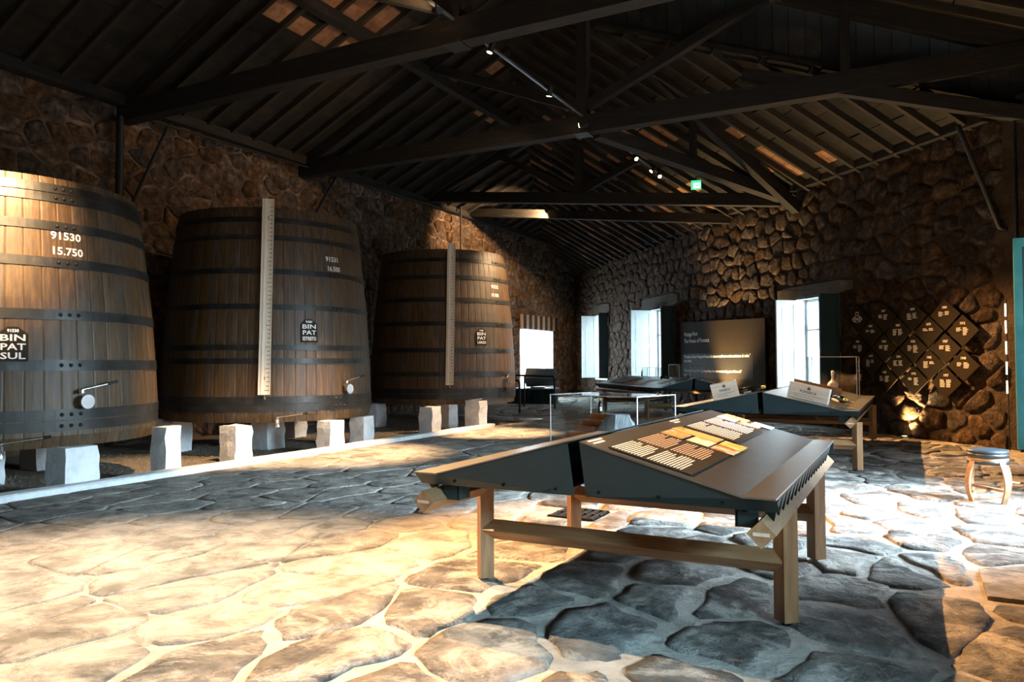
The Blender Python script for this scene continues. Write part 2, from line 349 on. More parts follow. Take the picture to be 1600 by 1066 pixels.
# ---------------------------------------------------------------- floor
KERB = -8.2
fm = MB(); nx, ny = 44, 110
fx0, fx1, fy0, fy1 = KERB-.1, 2.4, -7.2, 31.5
gv = []
for j in range(ny+1):
    for i in range(nx+1):
        x = fx0+(fx1-fx0)*i/nx; y = fy0+(fy1-fy0)*j/ny
        gv.append((x, y, R.uniform(-.006, .006)))
fm.add(gv, [(j*(nx+1)+i, j*(nx+1)+i+1, (j+1)*(nx+1)+i+1, (j+1)*(nx+1)+i) for j in range(ny) for i in range(nx)], True)
fm.prism([(-13.3, 17.5), (fx0+.02, 17.5), (fx0+.02, 31.5), (-13.3, 31.5)], -.12, 0, lambda a, b, d: (a, b, d))
floor = struct(fm.obj('floor', M['floor_mortar']))
HATCH = (.36, 1.2, 5.25, 5.95); DRAIN = (-2.98, -2.5, 6.3, 6.75)
sts = []; sts2 = []; rr = random.Random(3)
flr = lambda a, b, d: Vector((a, b, d+.004))
rgh = lambda x: min(1, max(0, (x+4.6)/2.6))      # worn flat along the kerb, rough cobbles to the right
flr2 = lambda a, b, d: Vector((b, a, d+.004))
for p, poly in cells(-1.2, 31, -8.17, 1.74, .74, .50, .2, rr, True, .12, lambda y, x: .16+.26*rgh(x)):
    if bdist(p[1], p[0]) < .1: continue
    poly = clip(poly, -BN[1], -BN[0], -BD-.02)
    poly = cut_holes(p, poly, ((HATCH[2], HATCH[3], HATCH[0], HATCH[1]), (DRAIN[2], DRAIN[3], DRAIN[0], DRAIN[1])), .02) if len(poly) > 2 else []
    if len(poly) < 3 or parea(poly) < .05: continue
    rough = rgh(p[1])
    g = stone_geo(poly, rr.uniform(.003, .010)+.018*rough*rr.random(), rr.uniform(.002, .014)+.050*rough*rr.random(), rr, flr2, True, .07+.09*rough, .03+.045*rough, (.010+.008*rough) if p[0] < 13 else 0)
    if g: (sts2 if rough > .55 and rr.random() < .85 else sts).append(g)
for p, poly in cells(-13.1, -8.3, 18.0, 31, .62, .95, .27, rr):
    if bdist(p[0], p[1]) < .1: continue
    poly = clip(poly, -BN[0], -BN[1], -BD-.02)
    if len(poly) < 3 or parea(poly) < .05: continue
    g = stone_geo(poly, rr.uniform(.012, .03), rr.uniform(.02, .05), rr, flr, True, .2)
    if g: sts.append(g)
lay_stones(floor, sts, M['flag'], 'flagstone', 180); lay_stones(floor, sts2, M['flag_rough'], 'rough_flagstone', 115)
# gravel bed under the barrels
gb = MB(); n1, n2 = 20, 100
vv = [(-13.25+(KERB-.2+13.25)*i/n1, -6+24*j/n2, -.10+R.uniform(-.012, .012)) for j in range(n2+1) for i in range(n1+1)]
gb.add(vv, [(j*(n1+1)+i, j*(n1+1)+i+1, (j+1)*(n1+1)+i+1, (j+1)*(n1+1)+i) for j in range(n2) for i in range(n1)], True)
bed = struct(gb.obj('floor_gravel_bed', M['gravel']))
pb = MB()
for _ in range(9000):
    x = R.uniform(-12, -8.45); y = R.uniform(3.5, 17); s = R.uniform(.012, .03)
    vs = [(x+s*R.uniform(.7, 1.2)*a, y+s*R.uniform(.7, 1.2)*b, -.098+s*.6*c) for a, b, c in ((1, 0, 0), (0, 1, 0), (-1, 0, 0), (0, -1, 0), (0, 0, 1), (0, 0, -1))]
    pb.add(vs, [(0, 1, 4), (1, 2, 4), (2, 3, 4), (3, 0, 4)])
o = pb.obj('gravel', M['gravel'], bed); o['kind'] = 'stuff'
kb = MB()
ky = [-6+i*.6 for i in range(36)]; kv = []
for y in ky:
    y = min(y, 14.75); j = lambda: R.uniform(-.008, .008)
    kv += [(KERB+j(), y, -.05), (KERB+.0+j(), y, .06+j()), (KERB-.02+j(), y, .075), (KERB-.17+j(), y, .075+j()), (KERB-.19, y, -.12)]
kb.add(kv, [(5*i+k, 5*i+k+1, 5*i+6+k, 5*i+5+k) for i in range(len(ky)-1) for k in range(4)])
kb.add(kv[-5:], [(0, 1, 2, 3, 4)])
tag(kb.obj('kerb', M['whitewash']), 'long low whitewashed kerb along the front of the barrel bed', 'kerb')
# ---------------------------------------------------------------- walls
LW = -13.2
lfr = lambda s, z, d: Vector((LW+d, s, z))
LDOOR = (25.7, 28.7, .45, 2.74)
wl = holed_wall('wall_left', lfr, -7.2, 31.2, -.15, 6.7, [LDOOR], .3, M['wall_mortar'])
sts = []; rr = random.Random(11)
for p, poly in cells(5.0, 31.0, -.1, 6.55, .47, .36, .44, rr):
    poly = cut_holes(p, poly, [LDOOR])
    if len(poly) < 3 or parea(poly) < .015: continue
    g = stone_geo(poly, rr.uniform(.015, .065), rr.uniform(.006, .05), rr, lfr, True, .20)
    if g: sts.append(g)
lay_stones(wl, sts, M['stone'], 'wall_stone')
W1 = (18.0, 19.4, .8, 3.35); W2 = (12.05, 13.85, .85, 3.2); W3 = (4.1, 5.62, .8, 2.86)
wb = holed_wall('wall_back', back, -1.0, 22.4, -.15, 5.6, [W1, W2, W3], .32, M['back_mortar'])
sts = []; rr = random.Random(12)
LINT = [(W1[0]-.25, W1[1]+.3, W1[3]+.03, W1[3]+.42), (W2[0]-.3, W2[1]+.8, W2[3]+.03, W2[3]+.42), (W3[0]-.45, W3[1]+.75, W3[3]+.02, W3[3]+.30)]
for p, poly in cells(0, 22, -.1, 5.5, .48, .34, .44, rr):
    poly = cut_holes(p, poly, [W1, W2, W3]+LINT)
    if len(poly) < 3 or parea(poly) < .012: continue
    g = stone_geo(poly, rr.uniform(.015, .065), rr.uniform(.004, .035), rr, back, True, .20)
    if g: sts.append(g)
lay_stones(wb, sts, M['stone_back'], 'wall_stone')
for a0, a1, b0, b1 in LINT:
    g = stone_geo([(a0, b0), (a1, b0), (a1, b1), (a0, b1)], .05, .012, rr, back, False, .04)
    MB().add(g[0], g[1]).obj('lintel', M['lintel'], wb)
RW = 1.75
rfr = lambda s, z, d: Vector((RW-d, s, z))
RD = [(1.1, 2.2, 1.0, 2.5), (6.8, 9.4, 0, 3.2), (11.9, 12.6, .0, 3.2)]  # first opening is an unseen window added for the foreground fill
wr = holed_wall('wall_right', rfr, -7.2, 15.2, -.15, 6.6, RD, .55, M['wall_mortar'])
sts = []; rr = random.Random(13)
for p, poly in cells(3.2, 14.4, -.1, 6.4, .55, .40, .34, rr):
    poly = cut_holes(p, poly, RD)
    if len(poly) < 3 or parea(poly) < .02: continue
    g = stone_geo(poly, rr.uniform(.03, .08), rr.uniform(.012, .03), rr, rfr, False, .28)
    if g: sts.append(g)
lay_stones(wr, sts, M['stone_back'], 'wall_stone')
efr = lambda s, z, d: Vector((s, -7.2+d, z))
struct(holed_wall('wall_rear', efr, -13.3, 1.8, -.15, 10.2, [], .5, M['wall_mortar']))
# ---------------------------------------------------------------- roof
zl = lambda x, y: 6.45+.46*(x-LW); zr = lambda x, y: 6.45+.46*(RW-x); zh = lambda x, y: 5.40+.52*bdist(x, y)
YS = 14.1                       # the roof steps down here to the hipped end
near = [(LW-.3, -7.5), (RW+.3, -7.5), (RW+.3, YS), (LW-.3, YS)]
XR = (LW+RW)/2
def dpoly(p): return clip(p, -BN[0], -BN[1], -BD+.25)
far = dpoly([(LW-.3, YS), (RW+.3, YS), (RW+.3, 33), (LW-.3, 33)])
# zl<=zh  ->  6.45+.46(x+13.2) <= 5.4+.52(BN.x x+BN.y y-BD)
ha, hb, hc = .46-.52*BN[0], -.52*BN[1], 5.4-.52*BD-6.45-.46*13.2
SL = [('left', clip(near, 1, 0, XR), zl), ('right', clip(near, -1, 0, -XR), zr), ('leftfar', clip(far, ha, hb, hc), zl), ('hip', clip(far, -ha, -hb, -hc), zh)]
cb = MB()
for nm, poly, zf in SL: cb.prism(poly, .03, .10, lambda a, b, d, zf=zf: Vector((a, b, zf(a, b)+d)))
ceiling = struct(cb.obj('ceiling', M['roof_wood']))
xa = (hc-hb*YS)/ha
MB().prism([(xa, zl(xa, YS)+.05), (RW+.3, zh(RW, YS)-.3), (RW+.3, zr(RW, YS)+.05), (XR, zl(XR, YS)+.05)], .15, .20, lambda x, z, d: Vector((x, YS+d, z))).obj('infill_backing', M['beam'], ceiling)
nb = 34; w_ = (RW-xa)/nb
for i in range(nb):
    a, b = xa+i*w_, xa+(i+1)*w_-.012; top = lambda x: min(zl(x, YS), zr(x, YS)); off = R.uniform(-.012, .012)
    q = [(a, max(zh(a, YS)-.1, 0)), (b, max(zh(b, YS)-.1, 0)), (b, top(b))]+([(XR, top(XR))] if a < XR < b else [])+[(a, top(a))]
    if q[2][1]-q[1][1] > .03: MB().prism(q, .10+off, .13+off, lambda x, z, d: Vector((x, YS+d, z))).obj('infill_board', M['roof_wood'], ceiling)
boards = []; tiles = []
def inside_seg(poly, p, q):
    t0, t1 = 0, 1; n = len(poly); cx = sum(a[0] for a in poly)/n; cy = sum(a[1] for a in poly)/n
    for i in range(n):
        a, b = poly[i], poly[(i+1) % n]; nx_, ny_ = b[1]-a[1], a[0]-b[0]
        if nx_*(cx-a[0])+ny_*(cy-a[1]) > 0: nx_, ny_ = -nx_, -ny_
        f0 = nx_*(p[0]-a[0])+ny_*(p[1]-a[1]); f1 = nx_*(q[0]-a[0])+ny_*(q[1]-a[1])
        if f0 > 0 and f1 > 0: return None
        if f0 > 0: t0 = max(t0, f0/(f0-f1))
        elif f1 > 0: t1 = min(t1, f0/(f0-f1))
    return (t0, t1) if t1 > t0+.01 else None
rr = random.Random(5); rafts = []
for nm, poly, zf in SL:
    if nm == 'hip': o0, e1, e2, sp = B0, BDIR, BN, .56         # along the wall, up the slope
    elif nm == 'right': o0, e1, e2, sp = (RW, -7), (0, 1), (-1, 0), .62
    else: o0, e1, e2, sp = (LW, -7), (0, 1), (1, 0), .62
    pt = lambda s, u: (o0[0]+e1[0]*s+e2[0]*u, o0[1]+e1[1]*s+e2[1]*u)
    k0 = -8
    for k in range(k0, 75):
        s = k*sp
        r_ = inside_seg(poly, pt(s, -1), pt(s, 16))
        if r_:
            p = pt(s, -1+17*r_[0]); q = pt(s, -1+17*r_[1])
            if math.hypot(p[0]-q[0], p[1]-q[1]) > .4: rafts.append((Vector((*p, zf(*p)-.075)), Vector((*q, zf(*q)-.075))))
        for j in range(-1, 34):
            u0 = j*.36+rr.uniform(-.02, .02); u1 = u0+.35
            c = [pt(s+.02, u0), pt(s+sp-.02, u0), pt(s+sp-.02, u1), pt(s+.02, u1)]
            n = len(poly); cx = sum(a[0] for a in poly)/n; cy = sum(a[1] for a in poly)/n
            for i in range(n):
                a, b = poly[i], poly[(i+1) % n]; A_, B_ = b[1]-a[1], a[0]-b[0]
                if A_*(cx-a[0])+B_*(cy-a[1]) > A_*0+0: A_, B_ = -A_, -B_
                if len(c) > 2: c = clip(c, A_, B_, A_*a[0]+B_*a[1])
            if len(c) < 3 or parea(c) < .03: continue
            m_ = pt(s+sp/2, u0+.17)
            if m_[1] < 3: continue
            cc = Vector((*m_, zf(*m_)))
            tl = rr.uniform(-.02, .02); g = MB(); g.prism(c, -.012+tl*.3, .018, lambda a, b, d, zf=zf, tl=tl, m_=m_: Vector((a, b, zf(a, b)+d+tl*((a-m_[0])*e2[0]+(b-m_[1])*e2[1]))))
            tp = .8 if (nm == 'left' and -10.3 < m_[0] < -8.3 and 9.7 < m_[1] < 12.4) else .12 if nm in ('left', 'leftfar') and m_[0] > -10 else .25 if nm == 'hip' and m_[1] > 16.5 else .02
            q = proj(cc); A = 0
            if q and -30 < q[0] < 1630 and -30 < q[1] < 400: A = 1/q[2]**2*parea(c)
            boards.append((A, g, cc, rr.random() < tp))
boards.sort(key=lambda b: -b[0])
rw, rt = MB(), MB()
for k, (A, g, cc, t) in enumerate(boards):
    if k < 290 and A > 0:
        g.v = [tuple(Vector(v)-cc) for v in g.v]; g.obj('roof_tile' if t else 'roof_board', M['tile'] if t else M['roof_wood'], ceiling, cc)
    else: (rt if t else rw).add(g.v, g.f)
for g, nm, m in ((rw, 'small_roof_boards', M['roof_wood']), (rt, 'small_roof_tiles', M['tile'])):
    if g.v: o = g.obj(nm, m, ceiling); o['kind'] = 'stuff'
for p, q in rafts:
    if max(p.y, q.y) > 1: beam('rafter', p, q, .085, .13, M['rafter'], ceiling)
# purlins, wall plate, trusses
def one_beam(name, label, cat, p0, p1, w, h, group=None, bow=0, m=None):
    o = beam(name, p0, p1, w, h, m or M['beam'], None, bow); return tag(o, label, cat, group)
one_beam('purlin', 'long dark purlin under the left roof slope, running with the hall', 'beam', (-9.45, -2, 7.90), (-9.45, 18.3, 7.90), .2, .22)
one_beam('purlin', 'long dark purlin under the right roof slope above the display tables', 'beam', (-2.0, -2, 7.88), (-2.0, 13.9, 7.88), .2, .22)
one_beam('wall_plate', 'dark timber plate lying on top of the left stone wall', 'beam', (LW+.12, -2, 6.38), (LW+.12, 30.9, 6.38), .26, .2)
one_beam('wall_plate', 'dark timber plate lying on top of the oblique back wall', 'beam', back(.2, 5.42, .05), back(21.5, 5.55, .05), .3, .2)
def truss(y, label, rz):
    t = thing('roof_truss', label, 'roof truss', (XR, y, 6.0), 0, None)
    half = (RW-LW)/2
    beam('tie_beam', (-half-.1, 0, .17), (half+.1, 0, .17), .26, .36, M['beam'], t)
    beam('king_post', (0, 0, .15), (0, 0, 3.55), .24, .22, M['beam'], t)
    for s in (-1, 1):
        beam('principal_rafter', (s*(half-.15), 0, .34), (s*.05, 0, .34+.46*(half-.2)), .22, .30, M['beam'], t)
        beam('strut', (s*.1, 0, .55), (s*3.55, 0, 1.98), .17, .19, M['beam'], t)
    MB().box((0, 0, .0), (.30, .34, .05)).obj('iron_strap', M['iron'], t)
    return t
truss(9.2, 'nearest visible dark timber roof truss, its tie beam crossing above the first vat', 0)
truss(4.3, 'dark timber roof truss nearest overhead, mostly out of view at the top', 0)
truss(14.0, 'dark timber roof truss over the middle of the hall, where the two lamp tracks meet', 0)
t = thing('roof_truss', 'third dark timber truss, its tie beam running to the back wall under the exit sign', 'roof truss', (-8.0, 19.2, 5.8))
beam('tie_beam', (-5.2, .1, .75), (5.3, -.2, -.5), .24, .30, M['beam'], t)
beam('king_post', (0, 0, .1), (0, 0, 2.4), .22, .2, M['beam'], t)
beam('principal_rafter', (-5, .1, .75), (0, 0, 2.55), .2, .26, M['beam'], t); beam('strut', (0, 0, .3), (-2.6, 0, 1.7), .15, .17, M['beam'], t); beam('strut', (0, 0, .3), (2.2, 0, 1.2), .15, .17, M['beam'], t)
t = thing('roof_truss', 'farthest low dark timber beam, running to the back wall with a small lamp on it', 'roof truss', (-8.7, 21.2, 5.8))
beam('tie_beam', (-4.45, .55, .70), (4.5, -.45, -.52), .24, .26, M['beam'], t)
beam('king_post', (0, 0, .1), (0, 0, 1.9), .2, .2, M['beam'], t)
one_beam('tie_beam', 'dark diagonal tie beam from the middle truss to the back wall', 'beam', (-5.5, 14.15, 6.05), (-2.55, 19.0, 5.33), .24, .26)
one_beam('hip_rafter', 'brown leaning hip rafter coming down onto the back wall', 'beam', (-4.75, 15.4, 7.55), (-2.25, 18.5, 4.95), .2, .24)
one_beam('hanging_post', 'short brown hanging post between the diagonal tie beam and the roof', 'post', (-4.13, 16.4, 5.6), (-4.13, 16.4, 7.0), .14, .14)
one_beam('edge_beam', 'dark sloping beam at the top edge of the lower hipped roof by the right wall', 'beam', (-2.6, 14.0, 6.62), (1.75, 14.0, 5.2), .2, .22)
one_beam('hanging_post', 'short brown hanging post above the right part of the middle tie beam', 'post', (-.9, 13.95, 6.3), (-.9, 13.95, 7.55), .15, .15)
# ---------------------------------------------------------------- vats
def r_at(prof, z):
    for (z0, r0), (z1, r1) in zip(prof, prof[1:]):
        if z <= z1: return r0+(r1-r0)*max(0, (z-z0)/(z1-z0))
    return prof[-1][1]
def vat(c, k, zk, label, nums, plaque, gauge, hoops, tap_low, dark):
    prof = [(z*zk if z > .95 else z, r*k) for z, r in ((.47, 1.79), (.6, 1.825), (.9, 1.83), (1.5, 1.805), (2.4, 1.745), (3.0, 1.68), (3.55, 1.62), (3.85, 1.575), (4.0, 1.545))]
    t = thing('wine_vat', label, 'vat', (c[0], c[1], 0), 0, 'huge oak vats along the left wall')
    N = 62; w = 2*PI/N
    mb = MB(); a = w/2*.985; vs = []
    for z, r in prof:
        f = 1/math.cos(w/2)
        for ang, rr_ in ((-a, r*.998), (-a*.82, r*1.0), (0, r*1.0008), (a*.82, r*1.0), (a, r*.998), (a*.9, r-.07), (-a*.9, r-.07)): vs.append((rr_*math.cos(ang), rr_*math.sin(ang), z))
    m = 7; n = len(prof)
    fs = [(i*m+q, i*m+(q+1) % m, (i+1)*m+(q+1) % m, (i+1)*m+q) for i in range(n-1) for q in range(m)] + [tuple(range(m))[::-1], tuple((n-1)*m+q for q in range(m))]
    sm = mb.add(vs, fs).mesh('stave', M['stave'])
    for i in range(N): link('stave', sm, t, None, (0, 0, i*w))
    zt = prof[-1][0]
    hd = MB(); rt_ = prof[-1][1]-.07; rb = prof[0][1]-.05
    for i in range(10):
        x0 = -rt_+2*rt_*i/10; x1 = x0+2*rt_/10-.006; f = lambda x: math.sqrt(max(0, rt_**2-x*x))
        hd.prism([(x0, -f(x0)), (x1, -f(x1)), (x1, f(x1)), (x0, f(x0))], zt-.14, zt-.09, lambda a_, b_, d: Vector((a_, b_, d)))
    hd.obj('head', M['stave'], t)
    MB().lathe([(0, .56), (rb, .56), (rb, .50), (0, .50)], 48).obj('base_board', M['stave'], t)
    riv = MB().lathe([(.025, 0), (.021, .014), (.0, .022)], 8).mesh('rivet', M['iron'])
    for z0, z1 in hoops:
        z0_, z1_ = z0, z1; r0 = r_at(prof, z0)+.012; r1 = r_at(prof, z1)+.012
        h = MB().lathe([(r0-.014, z0), (r0, z0), (r1, z1), (r1-.014, z1)], 128, smooth=False).obj('hoop', M['hoop'], t)
        for dth in (-.055, 0, .055):
            th = math.radians(-5.8)+dth; r = (r0+r1)/2
            link('rivet', riv, h, (r*math.cos(th), r*math.sin(th), (z0+z1)/2), (0, PI/2, th))
        MB().lathe([(r0+.003, z0), (r0+.004, z0), (r1+.004, z1), (r1+.003, z1)], 8, smooth=False, a0=math.radians(-11), a1=math.radians(1)).obj('hoop_lap', M['hoop'], h)
    def wrap(th0, z, off=.006):
        def fr(x, y):
            r = r_at(prof, z+y)+off; th = th0+x/r; return (r*math.cos(th), r*math.sin(th), z+y)
        return fr
    lt = MB()
    for (s, th, z, sz, wd_) in nums: put_text(lt, s, sz, wrap(math.radians(th), z, .006), .0025, width=wd_)
    lt.obj('stencilled_number', M['white'], t)
    th, z, lines = plaque; th = math.radians(th); fr = wrap(th, z, .02)
    pw, ph = .145, .175
    out = [(-pw, -ph), (pw, -ph), (pw, ph*.75), (pw*.6, ph), (pw*.35, ph*1.2), (-pw*.35, ph*1.2), (-pw*.6, ph), (-pw, ph*.75)]
    q = MB(); r_ = r_at(prof, z)
    q.prism(out, .005, .018, lambda a_, b_, d: (lambda p: (p[0], p[1], p[2]))(wrap(th, z, d)(a_, b_))); pq = q.obj('plaque', M['panel_band'], t)
    pt_ = MB(); put_text(pt_, lines[0], .045, fr, .002, dy=.165, width=.11)
    for i, s in enumerate(lines[1:]): put_text(pt_, s, .10 if len(s) < 5 else .085, fr, .002, dy=.085-.10*i, width=.235)
    pt_.obj('plaque_lettering', M['white'], pq)
    # sampling valve with dial and lever
    th = math.radians(-1.8); z = 1.0; r = r_at(prof, z); ca, sa = math.cos(th), math.sin(th)
    P = lambda o_, s, zz: Vector((ca*o_-sa*s, sa*o_+ca*s, zz))
    v = MB().tube([P(r-.01, 0, z), P(r+.10, 0, z)], .045, 14).obj('valve', M['chrome'], t)
    MB().tube([P(r+.08, 0, z-.02), P(r+.115, 0, z-.02)], .082, 20).obj('dial', M['chrome'], v)
    MB().tube([P(r+.07, -.05, z+.08), P(r+.07, -.05, z+.12)], .035, 12).obj('valve_stem', M['chrome'], v)
    MB().tube([P(r+.08, -.05, z+.12), P(r+.10, .24, z+.18)], .011, 8).obj('lever', M['chrome'], v)
    MB().tube([P(r+.10, .24, z+.18), P(r+.11, .36, z+.205)], .017, 8).obj('lever_grip', M['iron'], v)
    th = math.radians(tap_low); z = .50; r = r_at(prof, z)-.05; ca, sa = math.cos(th), math.sin(th)
    v = MB().tube([P(r-.2, 0, z), P(r+.12, 0, z), P(r+.16, 0, z-.04), P(r+.16, 0, z-.1)], .042, 12).obj('drain_tap', M['chrome'], t)
    MB().tube([P(r+.08, 0, z+.05), P(r+.14, .40, z+.10)], .011, 8).obj('lever', M['chrome'], v)
    MB().tube([P(r+.14, .40, z+.10), P(r+.15, .48, z+.11)], .016, 8).obj('lever_grip', M['iron'], v)
    if gauge:
        th0, th1 = map(math.radians, gauge); zb, ztp = .92, zt+.12; g = MB()
        rb_ = r_at(prof, zb)+.07; rt2 = r_at(prof, zt)+.09
        b0 = Vector((rb_*math.cos(th0), rb_*math.sin(th0), zb)); b1 = Vector((rt2*math.cos(th1), rt2*math.sin(th1), ztp))
        tang = Vector((-math.sin(th0), math.cos(th0), 0)); outw = Vector((math.cos(th0), math.sin(th0), 0)); ax = (b1-b0)
        def bar(s0, s1, d0, d1): 
            vs = [b+tang*s+outw*d for b in (b0, b1) for s, d in ((s0, d0), (s1, d0), (s1, d1), (s0, d1))]
            return MB().add(vs, [(3, 2, 1, 0), (4, 5, 6, 7)]+[(k_, (k_+1) % 4, 4+(k_+1) % 4, 4+k_) for k_ in range(4)])
        gg = bar(-.085, .085, 0, .03).obj('level_gauge', M['gauge'], t)
        bar(-.05, -.015, .03, .042).obj('sight_tube', M['print'], gg); bar(.075, .09, 0, .04).obj('gauge_rim', M['gauge'], gg); bar(-.095, -.08, 0, .05).obj('gauge_rim', M['gauge'], gg)
        tk = MB()
        for i in range(44):
            f = (i+1)/46; p = b0+ax*f+outw*.033; lw = .075 if i % 5 == 0 else .05
            tk.add([p+tang*(.078-lw)+Vector((0, 0, -.004)), p+tang*.074+Vector((0, 0, -.004)), p+tang*.074+Vector((0, 0, .005)), p+tang*(.078-lw)+Vector((0, 0, .005))], [(0, 1, 2, 3)])
        o = tk.obj('gauge_marks', M['ink'], gg); o['kind'] = 'stuff'
        MB().tube([b0+Vector((0, 0, .02)), b0+Vector((0, 0, -.05)), b0-outw*.05+Vector((0, 0, -.07))], .022, 10).obj('gauge_tap', M['chrome'], gg)
        for f in (.08, .9):
            p = b0+ax*f; MB().box(p-outw*.05, (.12, .12, .06)).obj('gauge_bracket', M['iron'], gg)
    return t
vat((-10.43, 5.55), 1.03, .90, 'nearest huge oak vat stencilled 91530, cut off by the left edge, lit at its top', [('91530', -5.6, 2.905, .125, .34), ('15.750', -5.4, 2.725, .125, .34)], (-23.6, 1.62, ('91530', 'BIN', 'PAT', 'SUL')), None,
    [(.655, .77), (.78, .90), (1.34, 1.465), (1.925, 2.04), (2.535, 2.645), (2.965, 3.07), (3.305, 3.405), (3.415, 3.52)], -27, 0)
vat((-10.43, 10.25), 1.0, 1.0, 'middle huge oak vat stencilled 91531 with a tall white level gauge', [('91531', -6.8, 3.20, .115, .27), ('16.500', -6.2, 3.035, .115, .27)], (-24.2, 1.94, ('91531', 'BIN', 'PAT', 'ESTREITO')), (-47, -45.5),
    [(.64, .76), (.77, .885), (1.415, 1.505), (1.635, 1.725), (2.295, 2.385), (2.88, 2.97), (3.445, 3.53), (3.74, 3.83)], -41, 1)
vat((-10.41, 16.08), .985, 1.02, 'farthest huge oak vat stencilled 91532, reddish and beside the bright doorway', [('91532', -8.8, 3.24, .115, .27), ('19.900', -9.4, 3.035, .115, .27)], (-27.0, 2.01, ('91532', 'BIN', 'PAT', 'LARGO')), (-53, -50.4),
    [(.595, .71), (.72, .835), (1.115, 1.225), (1.665, 1.765), (2.28, 2.38), (2.835, 2.94), (3.37, 3.465), (3.78, 3.87)], -41.6, 2)
def pier(x, y, w, d, h, label, rz=0, z0=-.12):
    mb = MB(); n = 5; ring = []
    rp = random.Random(int(abs(x*100)+abs(y*37)))
    for k in range(n+1):
        z = z0+(h-z0)*k/n
        for a, b in ((-1, -1), (0, -1), (1, -1), (1, 0), (1, 1), (0, 1), (-1, 1), (-1, 0)):
            s = .95 if k == n else 1
            mb.v.append((a*w/2*s+rp.uniform(-.012, .012)-(.015 if a < 0 else 0)*rp.random(), b*d/2*s+rp.uniform(-.012, .012), z+(rp.uniform(-.012, .012) if k else 0)))
    mb.f = [(k*8+i, k*8+(i+1) % 8, k*8+8+(i+1) % 8, k*8+8+i) for k in range(n) for i in range(8)]+[tuple(range(n*8, n*8+8)), tuple(range(8))[::-1]]
    o = mb.obj('stone_pier', M['whitewash'], None, (x, y, 0)); o.rotation_euler = (0, 0, rz)
    return tag(o, label, 'pier', 'whitewashed piers under the vats')
pier(-8.60, 5.42, .36, .40, .465, 'rough whitewashed pier under the near vat, largest of the piers')
pier(-8.60, 6.66, .26, .24, .60, 'rough-edged whitewashed pier at the right end of the near vat')
pier(-10.4, 5.3, .4, .5, .46, 'whitewashed pier deep under the near vat at the left edge of the photo')
pier(-11.2, 6.6, .4, .4, .46, 'whitewashed pier at the back of the near vat, behind the largest pier')
pier(-9.30, 8.45, .34, .34, .46, 'smooth square whitewashed pier under the left front of the middle vat')
pier(-11.4, 9.0, .4, .4, .46, 'whitewashed pier at the far left back of the middle vat')
pier(-10.2, 10.0, .38, .42, .46, 'shaded whitewashed pier below the centre of the middle vat')
pier(-11.3, 11.8, .34, .36, .46, 'shaded whitewashed pier far back under the middle vat')
pier(-8.62, 9.85, .28, .36, .46, 'whitewashed pier touching the kerb under the right front of the middle vat')
pier(-8.85, 10.95, .30, .30, .46, 'whitewashed pier with a slanting shadow at the right end of the middle vat')
pier(-11.4, 14.6, .36, .4, .46, 'dim whitewashed pier at the back left of the far vat')
pier(-9.35, 13.9, .34, .36, .46, 'whitewashed pier under the left front of the far vat')
pier(-9.75, 15.2, .36, .4, .46, 'rough whitewashed pier under the middle of the far vat')
pier(-8.59, 14.6, .36, .36, .58, 'bright whitewashed pier at the far end of the kerb, lit by a lamp')
# steel posts, braces and pipes on the left wall
def rod(name, label, cat, pts, r, m=None, n=8): return tag(MB().tube(pts, r, n).obj(name, m or M['iron']), label, cat)
rod('steel_post', 'black steel post on the left wall behind the near vat', 'post', [(-12.95, 8.97, 3.0), (-12.95, 8.97, 6.05)], .07)
rod('steel_brace', 'slanting black steel brace on the wall between the near and middle vats', 'brace', [(-12.9, 9.1, 4.2), (-12.9, 10.0, 6.2)], .035)
rod('steel_brace', 'slanting black steel brace on the wall above the middle vat', 'brace', [(-12.9, 14.0, 4.9), (-12.9, 14.95, 6.25)], .035)
rod('hanging_rod', 'thin black rod hanging down the wall behind the far vat', 'rod', [(-12.8, 20.8, 4.4), (-12.8, 20.8, 6.5)], .03)
rod('cable_pipe', 'thin black pipe along the top of the left wall', 'pipe', [(-12.9, 9.3, 6.12), (-12.9, 14, 6.2), (-12.9, 21, 6.3)], .03)
rod('steel_brace', 'slanting black steel brace high in the right back corner', 'brace', [(.75, 14.2, 5.25), (1.30, 14.30, 3.55), (1.42, 14.38, 3.5)], .04)
rod('cable_pipe', 'thin black pipe up the corner beside the teal door leaf', 'pipe', [(1.5, 14.05, 0), (1.5, 14.05, 5.5)], .025)
# ---------------------------------------------------------------- windows and shutters of the back wall
def window(n, w, lab):
    s0, s1, z0, z1 = w
    t = bpy.data.objects.new('window_%d' % n, None); COL.objects.link(t); t['kind'] = 'structure'
    f = MB(); d0, d1 = -.29, -.22
    for a, b, c, d in ((s0, s1, z0, z0+.07), (s0, s1, z1-.07, z1), (s0, s0+.08, z0, z1), (s1-.08, s1, z0, z1), ((s0+s1)/2-.04, (s0+s1)/2+.04, z0, z1), (s0, s1, (z0+z1)/2+.3, (z0+z1)/2+.34)):
        f.prism([(a, c), (b, c), (b, d), (a, d)], d0, d1, back)
    f.obj('window_frame', M['shutter'], t)
    MB().prism([(s0, z0), (s1, z0), (s1, z1), (s0, z1)], -.26, -.255, back).obj('pane', M['glass'], t)
    MB().prism([(s0, z0-.06), (s1, z0-.06), (s1, z0), (s0, z0)], -.32, .06, back).obj('sill', M['whitewash'], t)
    for a, b, c, d in ((s1-.012, s1+.004, z0, z1), (s0-.004, s0+.012, z0, z1), (s0, s1, z1-.012, z1+.004)): MB().prism([(a, c), (b, c), (b, d), (a, d)], -.32, .03, back).obj('reveal', M['whitewash'], t)
